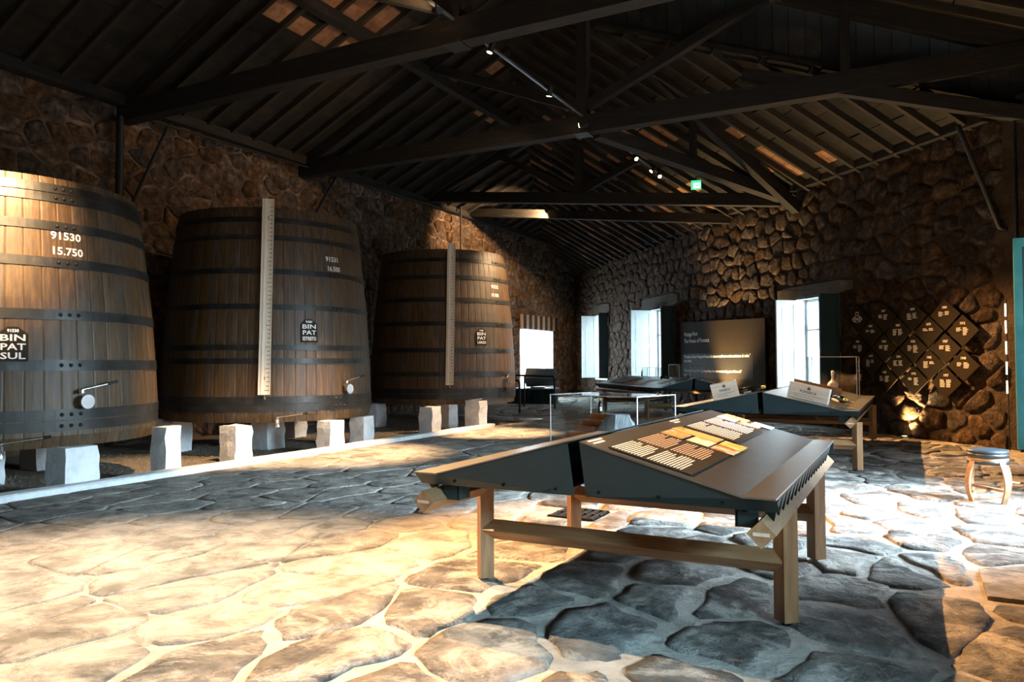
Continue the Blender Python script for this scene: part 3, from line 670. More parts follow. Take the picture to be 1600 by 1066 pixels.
def shutter(hinge_s, z0, z1, length, ang, m, name, label):
    """panelled leaf hinged on the wall face; ang = opening angle from the wall line, 90 deg sticks straight into the room"""
    t = thing(name, label, 'shutter', back(hinge_s, z0, .02)); a = math.radians(ang)
    dx = (BDIR[0]*math.cos(a)+BN[0]*math.sin(a), BDIR[1]*math.cos(a)+BN[1]*math.sin(a)); nx_ = (-dx[1], dx[0]); H_ = z1-z0
    fr = lambda u, z, d: Vector((dx[0]*u+nx_[0]*d, dx[1]*u+nx_[1]*d, z))
    st = .085
    for nm, r in (('stile', (0, st, 0, H_)), ('stile', (length-st, length, 0, H_)), ('rail', (st, length-st, 0, .12)), ('rail', (st, length-st, H_-.1, H_)), ('rail', (st, length-st, H_*.47, H_*.47+.09))):
        MB().prism([(r[0], r[2]), (r[1], r[2]), (r[1], r[3]), (r[0], r[3])], -.025, .025, fr).obj(nm, m, t)
    for b, c in ((.12, H_*.47), (H_*.47+.09, H_-.1)):
        MB().prism([(st, b), (length-st, b), (length-st, c), (st, c)], -.012, .012, fr).obj('shutter_panel', m, t)
        MB().prism([(st+.06, b+.06), (length-st-.06, b+.06), (length-st-.06, c-.06), (st+.06, c-.06)], -.02, .02, fr).obj('raised_field', m, t)
    return t
window(1, W1, 'far'); window(2, W2, 'mid'); window(3, W3, 'near')
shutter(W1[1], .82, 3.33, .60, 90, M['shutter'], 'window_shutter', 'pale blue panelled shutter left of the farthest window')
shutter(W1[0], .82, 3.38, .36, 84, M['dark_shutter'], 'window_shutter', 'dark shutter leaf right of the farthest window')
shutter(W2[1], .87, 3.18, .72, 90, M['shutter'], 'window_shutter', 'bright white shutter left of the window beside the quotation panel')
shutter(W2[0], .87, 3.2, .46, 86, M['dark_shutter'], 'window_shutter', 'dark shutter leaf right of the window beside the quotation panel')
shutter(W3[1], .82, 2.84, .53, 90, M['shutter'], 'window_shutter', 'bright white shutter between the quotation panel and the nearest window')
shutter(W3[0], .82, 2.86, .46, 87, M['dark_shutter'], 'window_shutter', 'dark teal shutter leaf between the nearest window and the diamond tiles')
# bright doorway in the left wall
t = bpy.data.objects.new('door_1', None); COL.objects.link(t); t['kind'] = 'structure'
f = MB()
for a, b, c, d in ((25.69, 25.71, .45, 2.74), (28.69, 28.71, .45, 2.74), (25.7, 28.7, 2.73, 2.75)): f.prism([(a, c), (b, c), (b, d), (a, d)], -.32, .03, lfr)
f.obj('reveal', M['whitewash'], t)
aw = thing('slatted_awning', 'brown slatted screen above the bright doorway in the left wall', 'screen', (LW+.1, 25.5, 2.75))
for i in range(14): MB().box((.04, .12+i*.24, .27), (.05, .205, .54)).obj('slat', M['roof_wood'] if i % 2 else M['oak'], aw)
# doors of the right wall
for i, (a, b, c, d) in enumerate(RD):
    t = bpy.data.objects.new('door_%d' % (i+2) if i else 'window_4', None); COL.objects.link(t); t['kind'] = 'structure'; f = MB()
    for q in ((a, a+.09, c, d), (b-.09, b, c, d), (a, b, d-.09, d)): f.prism([(q[0], q[2]), (q[1], q[2]), (q[1], q[3]), (q[0], q[3])], -.3, -.18, rfr)
    f.obj('door_frame', M['teal'], t)
lf = thing('door_leaf', 'tall teal door leaf standing open at the right edge of the photo', 'door', (1.74, 12.66, .18)); Hh = 2.95; Wd = .44
for nm, r in (('stile', (-.09, 0, 0, Hh)), ('stile', (-Wd, -Wd+.10, 0, Hh)), ('rail', (-Wd+.1, -.09, 0, .14)), ('rail', (-Wd+.1, -.09, Hh-.12, Hh)), ('rail', (-Wd+.1, -.09, 1.2, 1.32))):
    MB().box(((r[0]+r[1])/2, 0, (r[2]+r[3])/2), (r[1]-r[0], .06, r[3]-r[2])).obj(nm, M['teal'], lf)
for b, c in ((.14, 1.2), (1.32, Hh-.12)): MB().box((-Wd/2, .0, (b+c)/2), (Wd-.19, .025, c-b)).obj('door_panel', M['dark_shutter'], lf)  # panels borrow the darkened shutter colour
slit_glow = thing('light_strip', 'broken vertical strip of small warm lights in the corner beside the teal door leaf', 'light', (1.34, 14.22, 0))
MB().box((.015, .01, 1.2), (.012, .04, 2.4)).obj('channel', M['iron'], slit_glow)
for z in (1.0, 1.3, 1.62, 1.95, 2.22): MB().box((0, 0, z), (.02, .02, .2)).obj('light_segment', M['led'], slit_glow)  # emissive bars stand in for daylight through the slits
# ---------------------------------------------------------------- quotation panel and diamond tiles
qp = thing('wall_panel', 'large dark panel with white title and quotation, between two windows of the back wall', 'panel', back(6.72, .55, .16))
P0 = back(6.72, .55, .16)
qf = lambda a, b, d: back(6.72+a, .55+b, .16+d)-P0            # a runs left along the wall
MB().prism([(0, 0), (4.66, 0), (4.66, 2.09), (0, 1.95)], -.05, 0, qf).obj('board', M['panel'], qp)
MB().prism([(.55, .42), (4.5, .42), (4.5, 1.12), (.55, 1.12)], .001, .003, qf).obj('dark_band', M['panel_band'], qp)
lt = MB(); fr_ = lambda x0, y0: (lambda x, y: qf(x0-x, y0+y, .006))
def ln(mb, s, size, x0, y0, width=None, bold=0):
    put_text(mb, s, size, fr_(x0, y0), bold, 'LEFT', width)
ln(lt, 'Vintage Port', .17, 4.38, 1.70); ln(lt, 'The House of Fonseca', .17, 4.38, 1.50)
ln(lt, '"Os vinhos do Porto Vintage da Fonseca são talvez os melhores e mais consistentes de todos."', .115, 4.4, 1.03, 3.72, .002); ln(lt, 'James Suckling', .08, 4.4, .91, None, .001)
ln(lt, '"The Vintage Ports of Fonseca are perhaps the most consistently great of them all."', .105, 4.4, .62, 3.3); ln(lt, 'James Suckling', .08, 4.4, .50)
lt.obj('panel_lettering', M['print'], qp)
years = ['1840', '1847', '1870', '1884', '1868', '1863', '1878', '1912', '1896', '1904', '1922', '1927', '1908', '1934', '1945', '1948', '1955', '1963', '1970', '1977']
rr = random.Random(21); yi = 0
rows = ['top', 'second', 'third', 'fourth', 'bottom']; cols = ['first from the left', 'second from the left', 'third from the left', 'rightmost']
ht, hv = .335, .272
dia = [(-ht, 0), (0, -hv), (ht, 0), (0, hv)]
for r in range(5):
    for c in range(4):
        s = (3.40 if r % 2 == 0 else 3.02)-.752*c; z = 2.285-.296*r-.02*c
        first = r == 0 and c == 0; P0 = back(s, z, .12)
        tf = lambda a, b, d, s=s, z=z, P0=P0: back(s+a, z+b, .12+d)-P0
        lab = 'dark diamond tile bearing the white emblem, top left of the diamond wall' if first else 'dark diamond tile with white text, %s in the %s row of diamonds' % (cols[c], rows[r])
        t = thing('diamond_tile', lab, 'sign', P0, 0, 'diamond tiles on the back wall')
        MB().prism(dia, -.02, 0, tf).obj('plate', M['panel'], t)
        MB().prism([(-.06, -.06), (.06, -.06), (.06, .06), (-.06, .06)], -.12, -.02, tf).obj('standoff', M['iron'], t)
        mb = MB()
        if first:     # emblem: two linked lozenges with scroll work above and below
            for cx_ in (.075, -.075):
                o_, i_ = .085, .058
                for k in range(4):
                    a0, a1 = k*PI/2, (k+1)*PI/2
                    q = [(cx_+o_*math.cos(a0), o_*.8*math.sin(a0)), (cx_+o_*math.cos(a1), o_*.8*math.sin(a1)), (cx_+i_*math.cos(a1), i_*.8*math.sin(a1)), (cx_+i_*math.cos(a0), i_*.8*math.sin(a0))]
                    mb.add([tf(a, b-.01, .004) for a, b in q], [(0, 1, 2, 3)])
                mb.add([tf(cx_+x, y-.01, .004) for x, y in ((-.03, 0), (0, -.024), (.03, 0), (0, .024))], [(0, 1, 2, 3)])
            for k in range(12):
                a0, a1 = 2*PI*k/12, 2*PI*(k+.8)/12
                mb.add([tf(ro*math.cos(a_), .095+ro*.85*math.sin(a_), .004) for ro, a_ in ((.055, a0), (.055, a1), (.035, a1), (.035, a0))], [(0, 1, 2, 3)])
            for k in range(5): mb.add([tf(-.05+.025*k+x, -.085+y-.012*abs(k-2)*-1, .004) for x, y in ((-.009, 0), (0, -.012), (.009, 0), (0, .012))], [(0, 1, 2, 3)])
            mb.obj('emblem', M['print'], t)
        else:
            yi += 1
            put_text(mb, years[yi], .058, lambda x, y: tf(-x, y+.125, .004), .002)
            for cx_ in (.135, -.005):
                nl = rr.randint(3, 8)
                for k in range(nl):
                    w_ = rr.uniform(.07, .12); y_ = .045-.0175*k
                    mb.add([tf(cx_-x, y_+y, .004) for x, y in ((0, 0), (w_, 0), (w_, .009), (0, .009))], [(0, 1, 2, 3)])
            mb.obj('tile_lettering', M['print'], t)
# ---------------------------------------------------------------- display tables
def table(name, label, loc, rz, W, L, h1, h2, V, lv, nf, legs_w, rail_w):
    t = thing(name, label, 'display table', loc, rz, 'ridged display tables')
    g, h3, W3, d3 = .033, h1-.077, W+.003, .085
    sl = (h2-h1)/(V-g); n = 0
    for s in (-1, 1):
        pf = [(s*g, h2), (s*V, h1), (s*W, h1), (s*W, h1-.008), (s*V, h1-.008), (s*g, h2-.008)]
        mb = MB(); m = len(pf); vs = [(x, y, z) for y in (0, L) for x, z in pf]
        mb.add(vs, [tuple(range(m)), tuple(range(m, 2*m))[::-1]]+[(i, (i+1) % m, m+(i+1) % m, m+i) for i in range(m)]); mb.obj('roof_panel', M['steel'], t)
        for y, e in ((.004, d3), (L-.004, -d3)):
            mb = MB(); q = [(s*g, h2-.012), (s*V, h1-.012), (s*W, h1-.012), (s*W3, h3), (s*g, h3)]
            dd = lambda z: e*max(0, min(1, (h1-z)/(h1-h3))) if z < h1 else 0
            vs = [(x, y+dd(z), z) for x, z in q]+[(x, y+dd(z)+(.006 if e > 0 else -.006), z) for x, z in q]
            mb.add(vs, [(0, 1, 2, 3, 4), (9, 8, 7, 6, 5)]+[(i, (i+1) % 5, 5+(i+1) % 5, 5+i) for i in range(5)]); gp = mb.obj('gable_panel', M['steel_side'], t)
            if e > 0:
                sc = MB().tube([(0, -.004, 0), (0, .004, 0)], .009, 8).mesh('screw', M['black'])
                for k in range(3): link('screw', sc, gp, (s*(.12+.33*W*k*.95), y+e*.52-.003, h1-.042))
        # pleated underside along the eave
        pl = MB(); p = .152; q = [(s*(W-.002), 0, h1-.01), (s*(W-.002), p, h1-.01), (s*(W-.035), p*.5, h1-.135), (s*(W-.15), p*.5, h1-.012)]
        pl.add(q, [(0, 1, 2), (0, 2, 3), (1, 3, 2), (0, 3, 1)]); pm = pl.mesh('pleat', M['steel_side'])
        for k in range(int((L-.16)/p)): link('pleat', pm, t, (0, .08+k*p, 0))
        MB().box((s*(W-.16), L/2, h1-.05), (.02, L-.2, .075)).obj('eave_channel', M['black'], t)
        MB().box((s*V*.55, L/2, h3+.03), (V*.9, L-.24, .012)).obj('tray', M['black'], t)
    MB().box((0, L/2, (h3+h2)/2-.02), (2*g-.002, L-.5, h2-h3-.04)).obj('ridge_channel', M['black'], t)
    hr, rr_, ls = h1-.165, .0655, .063
    for s in (-1, 1):
        r = beam('rail', (s*rail_w, .0, hr), (s*rail_w, L+.02, hr), rr_*1.414, rr_*1.414, M['oak'], t, twist=PI/4)
        for xx in (-.001, L+.021): 
            k = MB().box((0, 0, 0), (.004, .075, .016)); o = k.obj('wedge', M['crate'], r); o.location = (xx, 0, 0); o.rotation_euler = (-PI/4, 0, 0)
        for y in (.16, L-.16):
            MB().box((s*(rail_w-.09), y, hr+.055), (.10, .02, .12)).obj('bracket', M['steel_side'], t)
            MB().box((s*(rail_w-.14), y+.05, hr+.055), (.012, .12, .12)).obj('bracket', M['steel_side'], t)
        for y in lv:
            lg = beam('leg', (s*legs_w, y, .028), (s*legs_w, y, hr+.01), ls*1.414, ls*1.414, M['oak'], t, twist=PI/4)
            f = MB().lathe([(.0, -.03), (.024, -.03), (.024, -.012), (.012, -.01), (.012, .005), (0, .005)], 14).obj('foot', M['black'], lg); f.rotation_euler = (0, PI/2, 0)
            f.location = (0.0, 0, 0)
    for y in lv: beam('stretcher', (-legs_w+.01, y, .34), (legs_w-.01, y, .34), .0635*1.414, .0635*1.414, M['oak'], t, twist=PI/4)
    return t, (lambda s, u, d, off=0: Vector((s*u, d, h2-sl*(u-g)+off)))
T1, s1_ = table('display_table', 'nearest display table, dark ridged steel top on oak legs, printed boards on its slope', (-1.53, 3.57, 0), 0, .986, 2.87, .788, 1.0037, .8375, (.71, 2.165), 0, .9214, .9191)
T2, s2_ = table('display_table', 'long display table behind the nearest one, carrying wooden cases, bottles and a glass case', (-1.79, 10.5, 0), 0, 1.2, 4.8, .79, 1.01, 1.02, (.15, 4.5), 0, 1.17, 1.10)
T3, s3_ = table('display_table', 'farthest display table in front of the quotation panel, turned along the back wall', (-4.57, 18.02, 0), math.radians(38.3), 1.0, 4.8, .82, 1.035, .85, (.72, 4.1), 0, .93, .93)
def board(parent, sf, u0, u1, y0, y1, m, off, name='board', s=1, th=.006):
    vs = [sf(s, u, y, o_) for o_ in (off, off+th) for u, y in ((u0, y0), (u1, y0), (u1, y1), (u0, y1))]
    return MB().add(vs, [(0, 1, 2, 3), (7, 6, 5, 4)]+[(i, (i+1) % 4, 4+(i+1) % 4, 4+i) for i in range(4)]).obj(name, m, parent)
def lines(parent, sf, u0, y0, y1, n, du, s=1, off=.012, seed=1, m=None, name='text_lines', gapat=()):
    rl = random.Random(seed); mb = MB()
    for k in range(n):
        if k in gapat: continue
        e = y0+(y1-y0)*(rl.uniform(.55, .75) if k in (4, n-1) else rl.uniform(.9, 1)); y = y0; u = u0+du*k
        while y < e:
            w_ = min(rl.uniform(.02, .05), e-y); mb.add([sf(s, u_, y_, off) for u_, y_ in ((u, y), (u+du*.5, y), (u+du*.5, y+w_), (u, y+w_))], [(0, 1, 2, 3)]); y += w_+.006
    o = mb.obj(name, m or M['print'], parent); return o
# printed boards of the nearest table: text runs along the ridge
bA = board(T1, s1_, .165, .588, .065, .945, M['panel_band'], .003, 'text_board'); bB = board(T1, s1_, .17, .525, 1.48, 2.42, M['panel_band'], .003, 'text_board')
lines(bA, s1_, .178, .08, .44, 10, .0165, seed=1); lines(bA, s1_, .36, .085, .45, 11, .0165, seed=2); lines(bA, s1_, .178, .49, .93, 10, .0165, seed=3, m=M['crate']); lines(bA, s1_, .36, .50, .90, 11, .0165, seed=4, m=M['crate'])
lines(bB, s1_, .182, 1.53, 1.95, 19, .0165, seed=5); lines(bB, s1_, .182, 2.0, 2.40, 19, .0165, seed=6)
for (u0, u1, y0, y1, k) in ((.17, .30, .955, 1.20, 0), (.165, .45, 1.215, 1.42, 1), (.325, .455, .965, 1.20, 2), (.47, .607, .95, 1.15, 4), (.47, .607, 1.17, 1.39, 3), (.17, .31, 2.44, 2.62, 5), (.17, .36, 2.63, 2.83, 0), (.33, .48, 2.44, 2.62, 4), (.40, .55, 2.64, 2.83, 5)):
    board(T1, s1_, u0, u1, y0, y1, M['pv'][k], .009, 'photo_print', th=.003)
lines(T1, s1_, .058, .045, .25, 2, .03, seed=8, off=.006, m=M['white'], name='heading'); lines(T1, s1_, .058, 1.54, 1.76, 2, .03, seed=9, off=.006, m=M['white'], name='heading')
# farthest table prints on its left slope
for (u0, u1, y0, y1, k) in ((.25, .8, 1.6, 2.1, 4), (.3, .75, 2.6, 2.9, 1), (.2, .6, .6, .9, 3)): board(T3, s3_, u0, u1, y0, y1, M['pv'][k], .004, 'photo_print', -1, .004)
b3 = board(T3, s3_, .2, .75, 3.0, 4.3, M['panel_band'], .003, 'text_board', -1); lines(b3, s3_, .22, 3.05, 4.2, 16, .03, -1, .012, 31)
lines(T3, s3_, .15, .9, 1.5, 10, .03, -1, .006, 32)
def tw(T, v): return T.matrix_basis @ Vector(v)
bpy.context.view_layer.update()
def glass_case(label, loc, rz, w, d, h, zb=None):
    """five clear panes; zb(x) gives the height of the sloping surface under the case"""
    t = thing('glass_case', label, 'display case', loc, rz, 'clear display cases'); e = .004; zb = zb or (lambda x: 0)
    def pane(x0, x1, y0, y1, name='pane', m='glass', top=0):
        vs = [(x, y, zb(x)) for x, y in ((x0, y0), (x1, y0), (x1, y1), (x0, y1))]+[(x, y, h+top) for x, y in ((x0, y0), (x1, y0), (x1, y1), (x0, y1))]
        MB().add(vs, [(3, 2, 1, 0), (4, 5, 6, 7)]+[(i, (i+1) % 4, 4+(i+1) % 4, 4+i) for i in range(4)]).obj(name, M[m], t)
    for y in (-1, 1): pane(-w/2, w/2, y*d/2-e, y*d/2+e)
    for x in (-1, 1): pane(x*w/2-e, x*w/2+e, -d/2, d/2)
    MB().box((0, 0, h), (w, d, 2*e)).obj('pane', M['glass'], t)
    k = .006
    for x in (-1, 1):
        for y in (-1, 1): pane(x*w/2-k, x*w/2+k, y*d/2-k, y*d/2+k, 'edge', 'edge', .005)
        MB().box((x*w/2, 0, h), (k*1.3, d, k*1.6)).obj('edge', M['edge'], t); MB().box((0, x*d/2, h), (w, k*1.3, k*1.6)).obj('edge', M['edge'], t)
    return t
def on_slope(label, T, u, y, w, d, h, k):
    """a case standing on a table slope, upright, its foot cut to the slope"""
    H0 = (lambda x: s2_(1, u+x, 0).z) if T is T2 else (lambda x: s3_(1, u+x, 0).z)
    c = H0(0)+.006; return glass_case(label, tw(T, (u, y, c)), k, w, d, h, lambda x: H0(x)-c+.006)
# floor vitrine with the terraced hillside model
VR = math.radians(-14); VX = Vector((math.cos(VR), math.sin(VR), 0)); VY = Vector((-math.sin(VR), math.cos(VR), 0))
vc = Vector((-4.10, 8.84, 0))+VX*.65+VY*.44
pl = thing('plinth', 'low dark plinth hidden behind the nearest table, carrying the clear model case', 'plinth', (vc.x, vc.y, 0), VR)
MB().box((0, 0, .20), (1.2, .78, .30)).obj('plinth_box', M['steel_side'], pl); MB().box((0, 0, .37), (1.31, .89, .04)).obj('plinth_top', M['black'], pl); MB().box((0, 0, .027), (.95, .8, .05)).obj('plinth_foot', M['black'], pl)
glass_case('large clear case behind the nearest table, over a model of a terraced hillside', (vc.x, vc.y, .392), VR, 1.30, .88, .61)
def vp(a, b, z): return vc+VX*a+VY*b+Vector((0, 0, z))
bpy.context.view_layer.update()
tr = thing('terrace_model', 'orange stepped terrace blocks inside the large clear case', 'model', (vp(.05, -.12, .392)), VR)
for i in range(5):
    MB().box((-.36+.045*i, -.30+.085*i, .037*(i+1)+.002), (.34-.02*i, .08, .074*(i+1)-.004)).obj('terrace_step', M['terracotta'], tr)
MB().box((.22, .05, .03), (.5, .5, .055)).obj('terrace_base', M['terracotta'], tr)
sb = MB(); rq = random.Random(4)
bx = []
for k in range(7):
    z = .01+.05*k; f = 1-.085*k
    for a in range(12):
        an = 2*PI*a/12; rr0 = (.26 if a % 2 else .235)*f+rq.uniform(-.01, .01); bx.append((rr0*math.cos(an)*1.25, rr0*math.sin(an)*.75, z+rq.uniform(-.008, .008)))
sb.add(bx, [(k*12+a, k*12+(a+1) % 12, k*12+12+(a+1) % 12, k*12+12+a) for k in range(6) for a in range(12)]+[tuple(range(72, 84))])
o = sb.obj('schist_block', M['slate'], None, vp(.22, -.2, .46)); o.rotation_euler = (0, 0, VR+.3); tag(o, 'grey ridged schist rock on the terrace model in the large clear case', 'rock')
cl = MB()
for _ in range(90):
    a = rq.uniform(-.55, -.25); b = rq.uniform(-.46, .1); s = rq.uniform(.012, .03); cl.add([(a+s*x, b+s*y, .0+s*z) for x, y, z in ((1, 0, 0), (0, 1, 0), (-1, 0, 0), (0, -1, 0), (0, 0, 1.2))], [(0, 1, 4), (1, 2, 4), (2, 3, 4), (3, 0, 4)])
o = cl.obj('soil_crumbs', M['terracotta'], None, (vc.x, vc.y, .394)); o.rotation_euler = (0, 0, VR); tag(o, 'reddish soil crumbs on the floor of the large clear case', 'soil', kind='stuff')
def bottle(label, loc, rot, k=1.0, lab=True, cap='gold', upright=False):
    t = thing('bottle', label, 'bottle', loc); t.rotation_euler = rot
    MB().lathe([(0, 0), (.036*k, 0), (.039*k, .006*k), (.039*k, .19*k), (.034*k, .215*k), (.016*k, .235*k), (.0145*k, .30*k), (.0165*k, .302*k), (.0165*k, .312*k), (0, .312*k)], 20).obj('bottle_body', M['bottle'], t)
    MB().lathe([(.0155*k, .262*k), (.0172*k, .262*k), (.0178*k, .314*k), (0, .316*k)], 16).obj('capsule', M[cap], t)
    if lab: MB().lathe([(.0396*k, .05*k), (.0396*k, .14*k)], 14, a0=-1.2, a1=1.2).obj('bottle_label', M['label'], t)
    return t
bottle('dark bottle standing on the top step of the terrace model in the large clear case', tr.matrix_basis @ Vector((-.18, .04, .372)), (0, 0, 0), .62, True, 'gold')
bottle('small brown bottle lying at the right of the terrace model in the large clear case', vp(.46, .20, .46), (0, PI/2, VR+.9), .8, False, 'gold')
# long table: cases, bottles, glass case
def crate(label, u, y, s, w, hgt, dep, yaw, txt):
    P = tw(T2, s2_(s, u, y, .004)); t = thing('wooden_case', label, 'box', P); sl = -s*math.atan((1.01-.79)/(1.02-.033)); t.rotation_euler = (0, -sl, yaw)
    MB().box((0, 0, hgt/2), (w, .018, hgt)).obj('case_front', M['crate'], t); MB().box((0, dep, hgt/2), (w, .018, hgt)).obj('case_back', M['crate'], t)
    for x in (-1, 1): MB().box((x*(w/2-.009), dep/2, hgt/2), (.018, dep-.018, hgt)).obj('case_side', M['shutter'] if x > 0 else M['crate'], t)
    MB().box((0, dep/2, .008), (w-.04, dep-.02, .014)).obj('case_bottom', M['crate'], t)
    mb = MB(); fr = lambda x, y_: (x, -.0105, hgt/2+y_)
    n = 10
    mb.add([fr(a, b+hgt*.26) for a, b in ((-.025, -.01), (0, -.02), (.025, -.01), (.018, .012), (0, .026), (-.018, .012))], [tuple(range(6))])
    put_text(mb, 'FONSECA', .05, fr, .001, dy=.0, width=w*.42)
    for k in range(2): mb.add([fr(a, b) for a, b in ((-w*.34, -.045-.03*k), (w*.34-.1*k, -.045-.03*k), (w*.34-.1*k, -.040-.03*k), (-w*.34, -.040-.03*k))], [(0, 1, 2, 3)])
    mb.obj('case_print', M['ink'], t); return t
crate('pale wooden bottle case on the left slope of the long table', .50, .30, -1, .36, .22, .13, .25, 0)
crate('longer pale wooden bottle case on the right slope of the long table', .55, .32, 1, .52, .20, .10, -.12, 0)
sl2 = math.atan((1.01-.79)/(1.02-.033))
bottle('dark bottle lying behind the left wooden case on the long table', tw(T2, s2_(-1, .38, .62, .055)), (0, PI/2-sl2, 0), 1.15)
bottle('dark bottle with a pale label lying right of the longer wooden case', tw(T2, s2_(1, .86, .62, .085)), (PI/2, 0, .5), 1.2)
bottle('bottle with an orange capsule lying between the longer wooden case and the decanter', tw(T2, s2_(1, .72, 1.0, .065)), (0, PI/2+sl2, .2), 1.2, False)
on_slope('tall clear case on the far right of the long table, holding a decanter', T2, .56, 4.25, .80, .75, .60, 0)
dk = thing('decanter', 'round cut-crystal decanter with stopper in the tall clear case on the long table', 'decanter', tw(T2, s2_(1, .55, 4.2, .004)))
MB().lathe([(0, 0), (.05, 0), (.055, .01), (.085, .05), (.095, .09), (.085, .13), (.05, .165), (.026, .19), (.02, .26), (.032, .275), (.030, .28), (.0, .28)], 16, smooth=False).obj('decanter_body', M['crystal'], dk)
MB().lathe([(0, .28), (.018, .28), (.022, .295), (.034, .315), (.030, .34), (.012, .355), (0, .357)], 12, smooth=False).obj('stopper', M['crystal'], dk)
bd = thing('display_stand', 'small brown wooden stand behind the longer wooden case on the long table', 'stand', tw(T2, s2_(1, .30, 3.0, .004))); bd.rotation_euler = (0, sl2, 0)
MB().box((.1, 0, .06), (.75, .03, .12)).obj('stand_board', M['oak'], bd); MB().box((.1, .06, .01), (.75, .12, .02)).obj('stand_foot', M['oak'], bd)
# far table: cases, lump, bottle
c3 = math.radians(38.3)
on_slope('clear case on the far table in front of the quotation panel', T3, .46, 1.6, .62, .7, .43, c3)
on_slope('smaller clear case at the back of the far table, before the white shutter', T3, .30, 3.6, .4, .4, .30, c3)
bottle('tiny dark bottle standing on the ridge of the far table', tw(T3, (-.10, 3.3, 1.025)), (0, 0, 0), .55, False, 'bottle')
bottle('small dark bottle inside the clear case in front of the quotation panel', tw(T3, (.45, 1.4, .952)), (0, 0, 0), .6, False, 'gold')
P = tw(T3, s3_(-1, .45, .75, .0)); lp = thing('glass_dish', 'small clear dish heaped with black lumps on the left slope of the far table', 'dish', P)
MB().box((0, 0, .06), (.26, .16, .10)).obj('dish', M['glass'], lp)
for i in range(9): 
    a = (i % 3-1)*.075; b = (i//3-1)*.045; MB().lathe([(0, -.04), (.03, -.025), (.042, 0), (.03, .03), (0, .042)], 8, (a+R.uniform(-.01, .01), b, .12+R.uniform(-.015, .02))).obj('lump', M['bottle'], lp)
# ---------------------------------------------------------------- stool
st = thing('barrel_stool', 'low barrel-end stool with dark leather seat and four bowed oak legs, alone at the right', 'stool', (.66, 8.86, .02), math.radians(20)); st.scale = (.87, .87, 1.06)
MB().lathe([(0, .492), (.12, .492), (.185, .486), (.203, .474), (.206, .462), (.203, .452), (0, .452)], 40).obj('seat', M['leather'], st)
MB().lathe([(.198, .355), (.200, .452), (.0, .452), (.0, .355), (.198, .355)], 40).obj('barrel_head', M['oak'], st)
for z0 in (.355, .418): MB().lathe([(.2, z0), (.208, z0), (.206, z0+.034), (.199, z0+.034)], 40).obj('hoop', M['hoop'], st)
for i in range(4):
    a = i*PI/2+.3; vs = []; n = 7
    for k in range(n+1):
        f = k/n; z = .40*(1-f); r = .185+.075*math.sin(PI*min(1, f*.95))-.0*f+.015*f; w_ = .036-.006*f
        for rr_, s in ((r-.011, -w_), (r-.011, w_), (r+.011, w_), (r+.011, -w_)): vs.append((rr_*math.cos(a)-s*math.sin(a), rr_*math.sin(a)+s*math.cos(a), z))
    fs = [(4*k+q, 4*k+(q+1) % 4, 4*k+4+(q+1) % 4, 4*k+4+q) for k in range(n) for q in range(4)]+[(0, 1, 2, 3), tuple(4*n+q for q in range(4))]
    MB().add(vs, fs).obj('leg', M['oak'], st)
for i in range(2):
    a = i*PI/2+.3; MB().box((0, 0, .10+.024*i), (.44, .05, .022), Matrix.Rotation(a, 3, 'Z')).obj('stretcher', M['oak'], st)
# ---------------------------------------------------------------- far left corner: railing, octahedral display, box
rl = thing('railing', 'black tube railing in front of the bright doorway', 'railing', (-9.64, 21.1, 0))
MB().tube([(0, 0, 0), (0, 0, .92), (-.06, .02, 1.0), (-1.3, .55, 1.02), (-2.9, 1.2, 1.02)], .032, 10).obj('top_tube', M['iron'], rl)
MB().tube([(-1.3, .5, 0), (-1.3, .55, 1.0)], .028, 10).obj('post', M['iron'], rl)
MB().tube([(-.15, -2.05, 0), (-.15, -2.05, .84), (-.22, -2.0, .92), (-1.2, -1.4, .92)], .03, 10).obj('front_tube', M['iron'], rl)
bx = thing('ribbed_box', 'dark ribbed metal box behind the railing by the bright doorway', 'plinth', (-11.6, 23.6, 0), .25)
for i in range(14): MB().box((-.75+i*.115, 0, .27), (.10, .9, .5)).obj('rib', M['steel_side'], bx)
MB().box((0, 0, .54), (1.7, 1.0, .04)).obj('box_top', M['steel'], bx)
oc = thing('faceted_display', 'grey faceted prism display standing on the ribbed box by the bright doorway', 'display', (-11.5, 23.75, .565), .25)
q = [(-.35, .0, .34), (-.35, 0, 0), (-.35, -.3, .30), (-.35, .3, .30), (-.35, 0, .66)]
M['grey'] = flat('pale_grey_panel', (.15, .175, .19), .35)
MB().add([(-.40, 0, .02), (-.40, -.34, .33), (-.40, 0, .68), (-.40, .34, .33), (.62, 0, .06), (.78, -.34, .33), (.62, 0, .66), (.62, .34, .33)], [(0, 1, 2, 3), (7, 6, 5, 4), (0, 4, 5, 1), (1, 5, 6, 2), (2, 6, 7, 3), (3, 7, 4, 0)]).obj('prism', M['grey'], oc)
MB().box((.0, 0, .012), (.5, .3, .024)).obj('prism_foot', M['black'], oc); MB().box((-.41, .02, .42), (.012, .16, .16)).obj('small_sign', M['white'], oc)
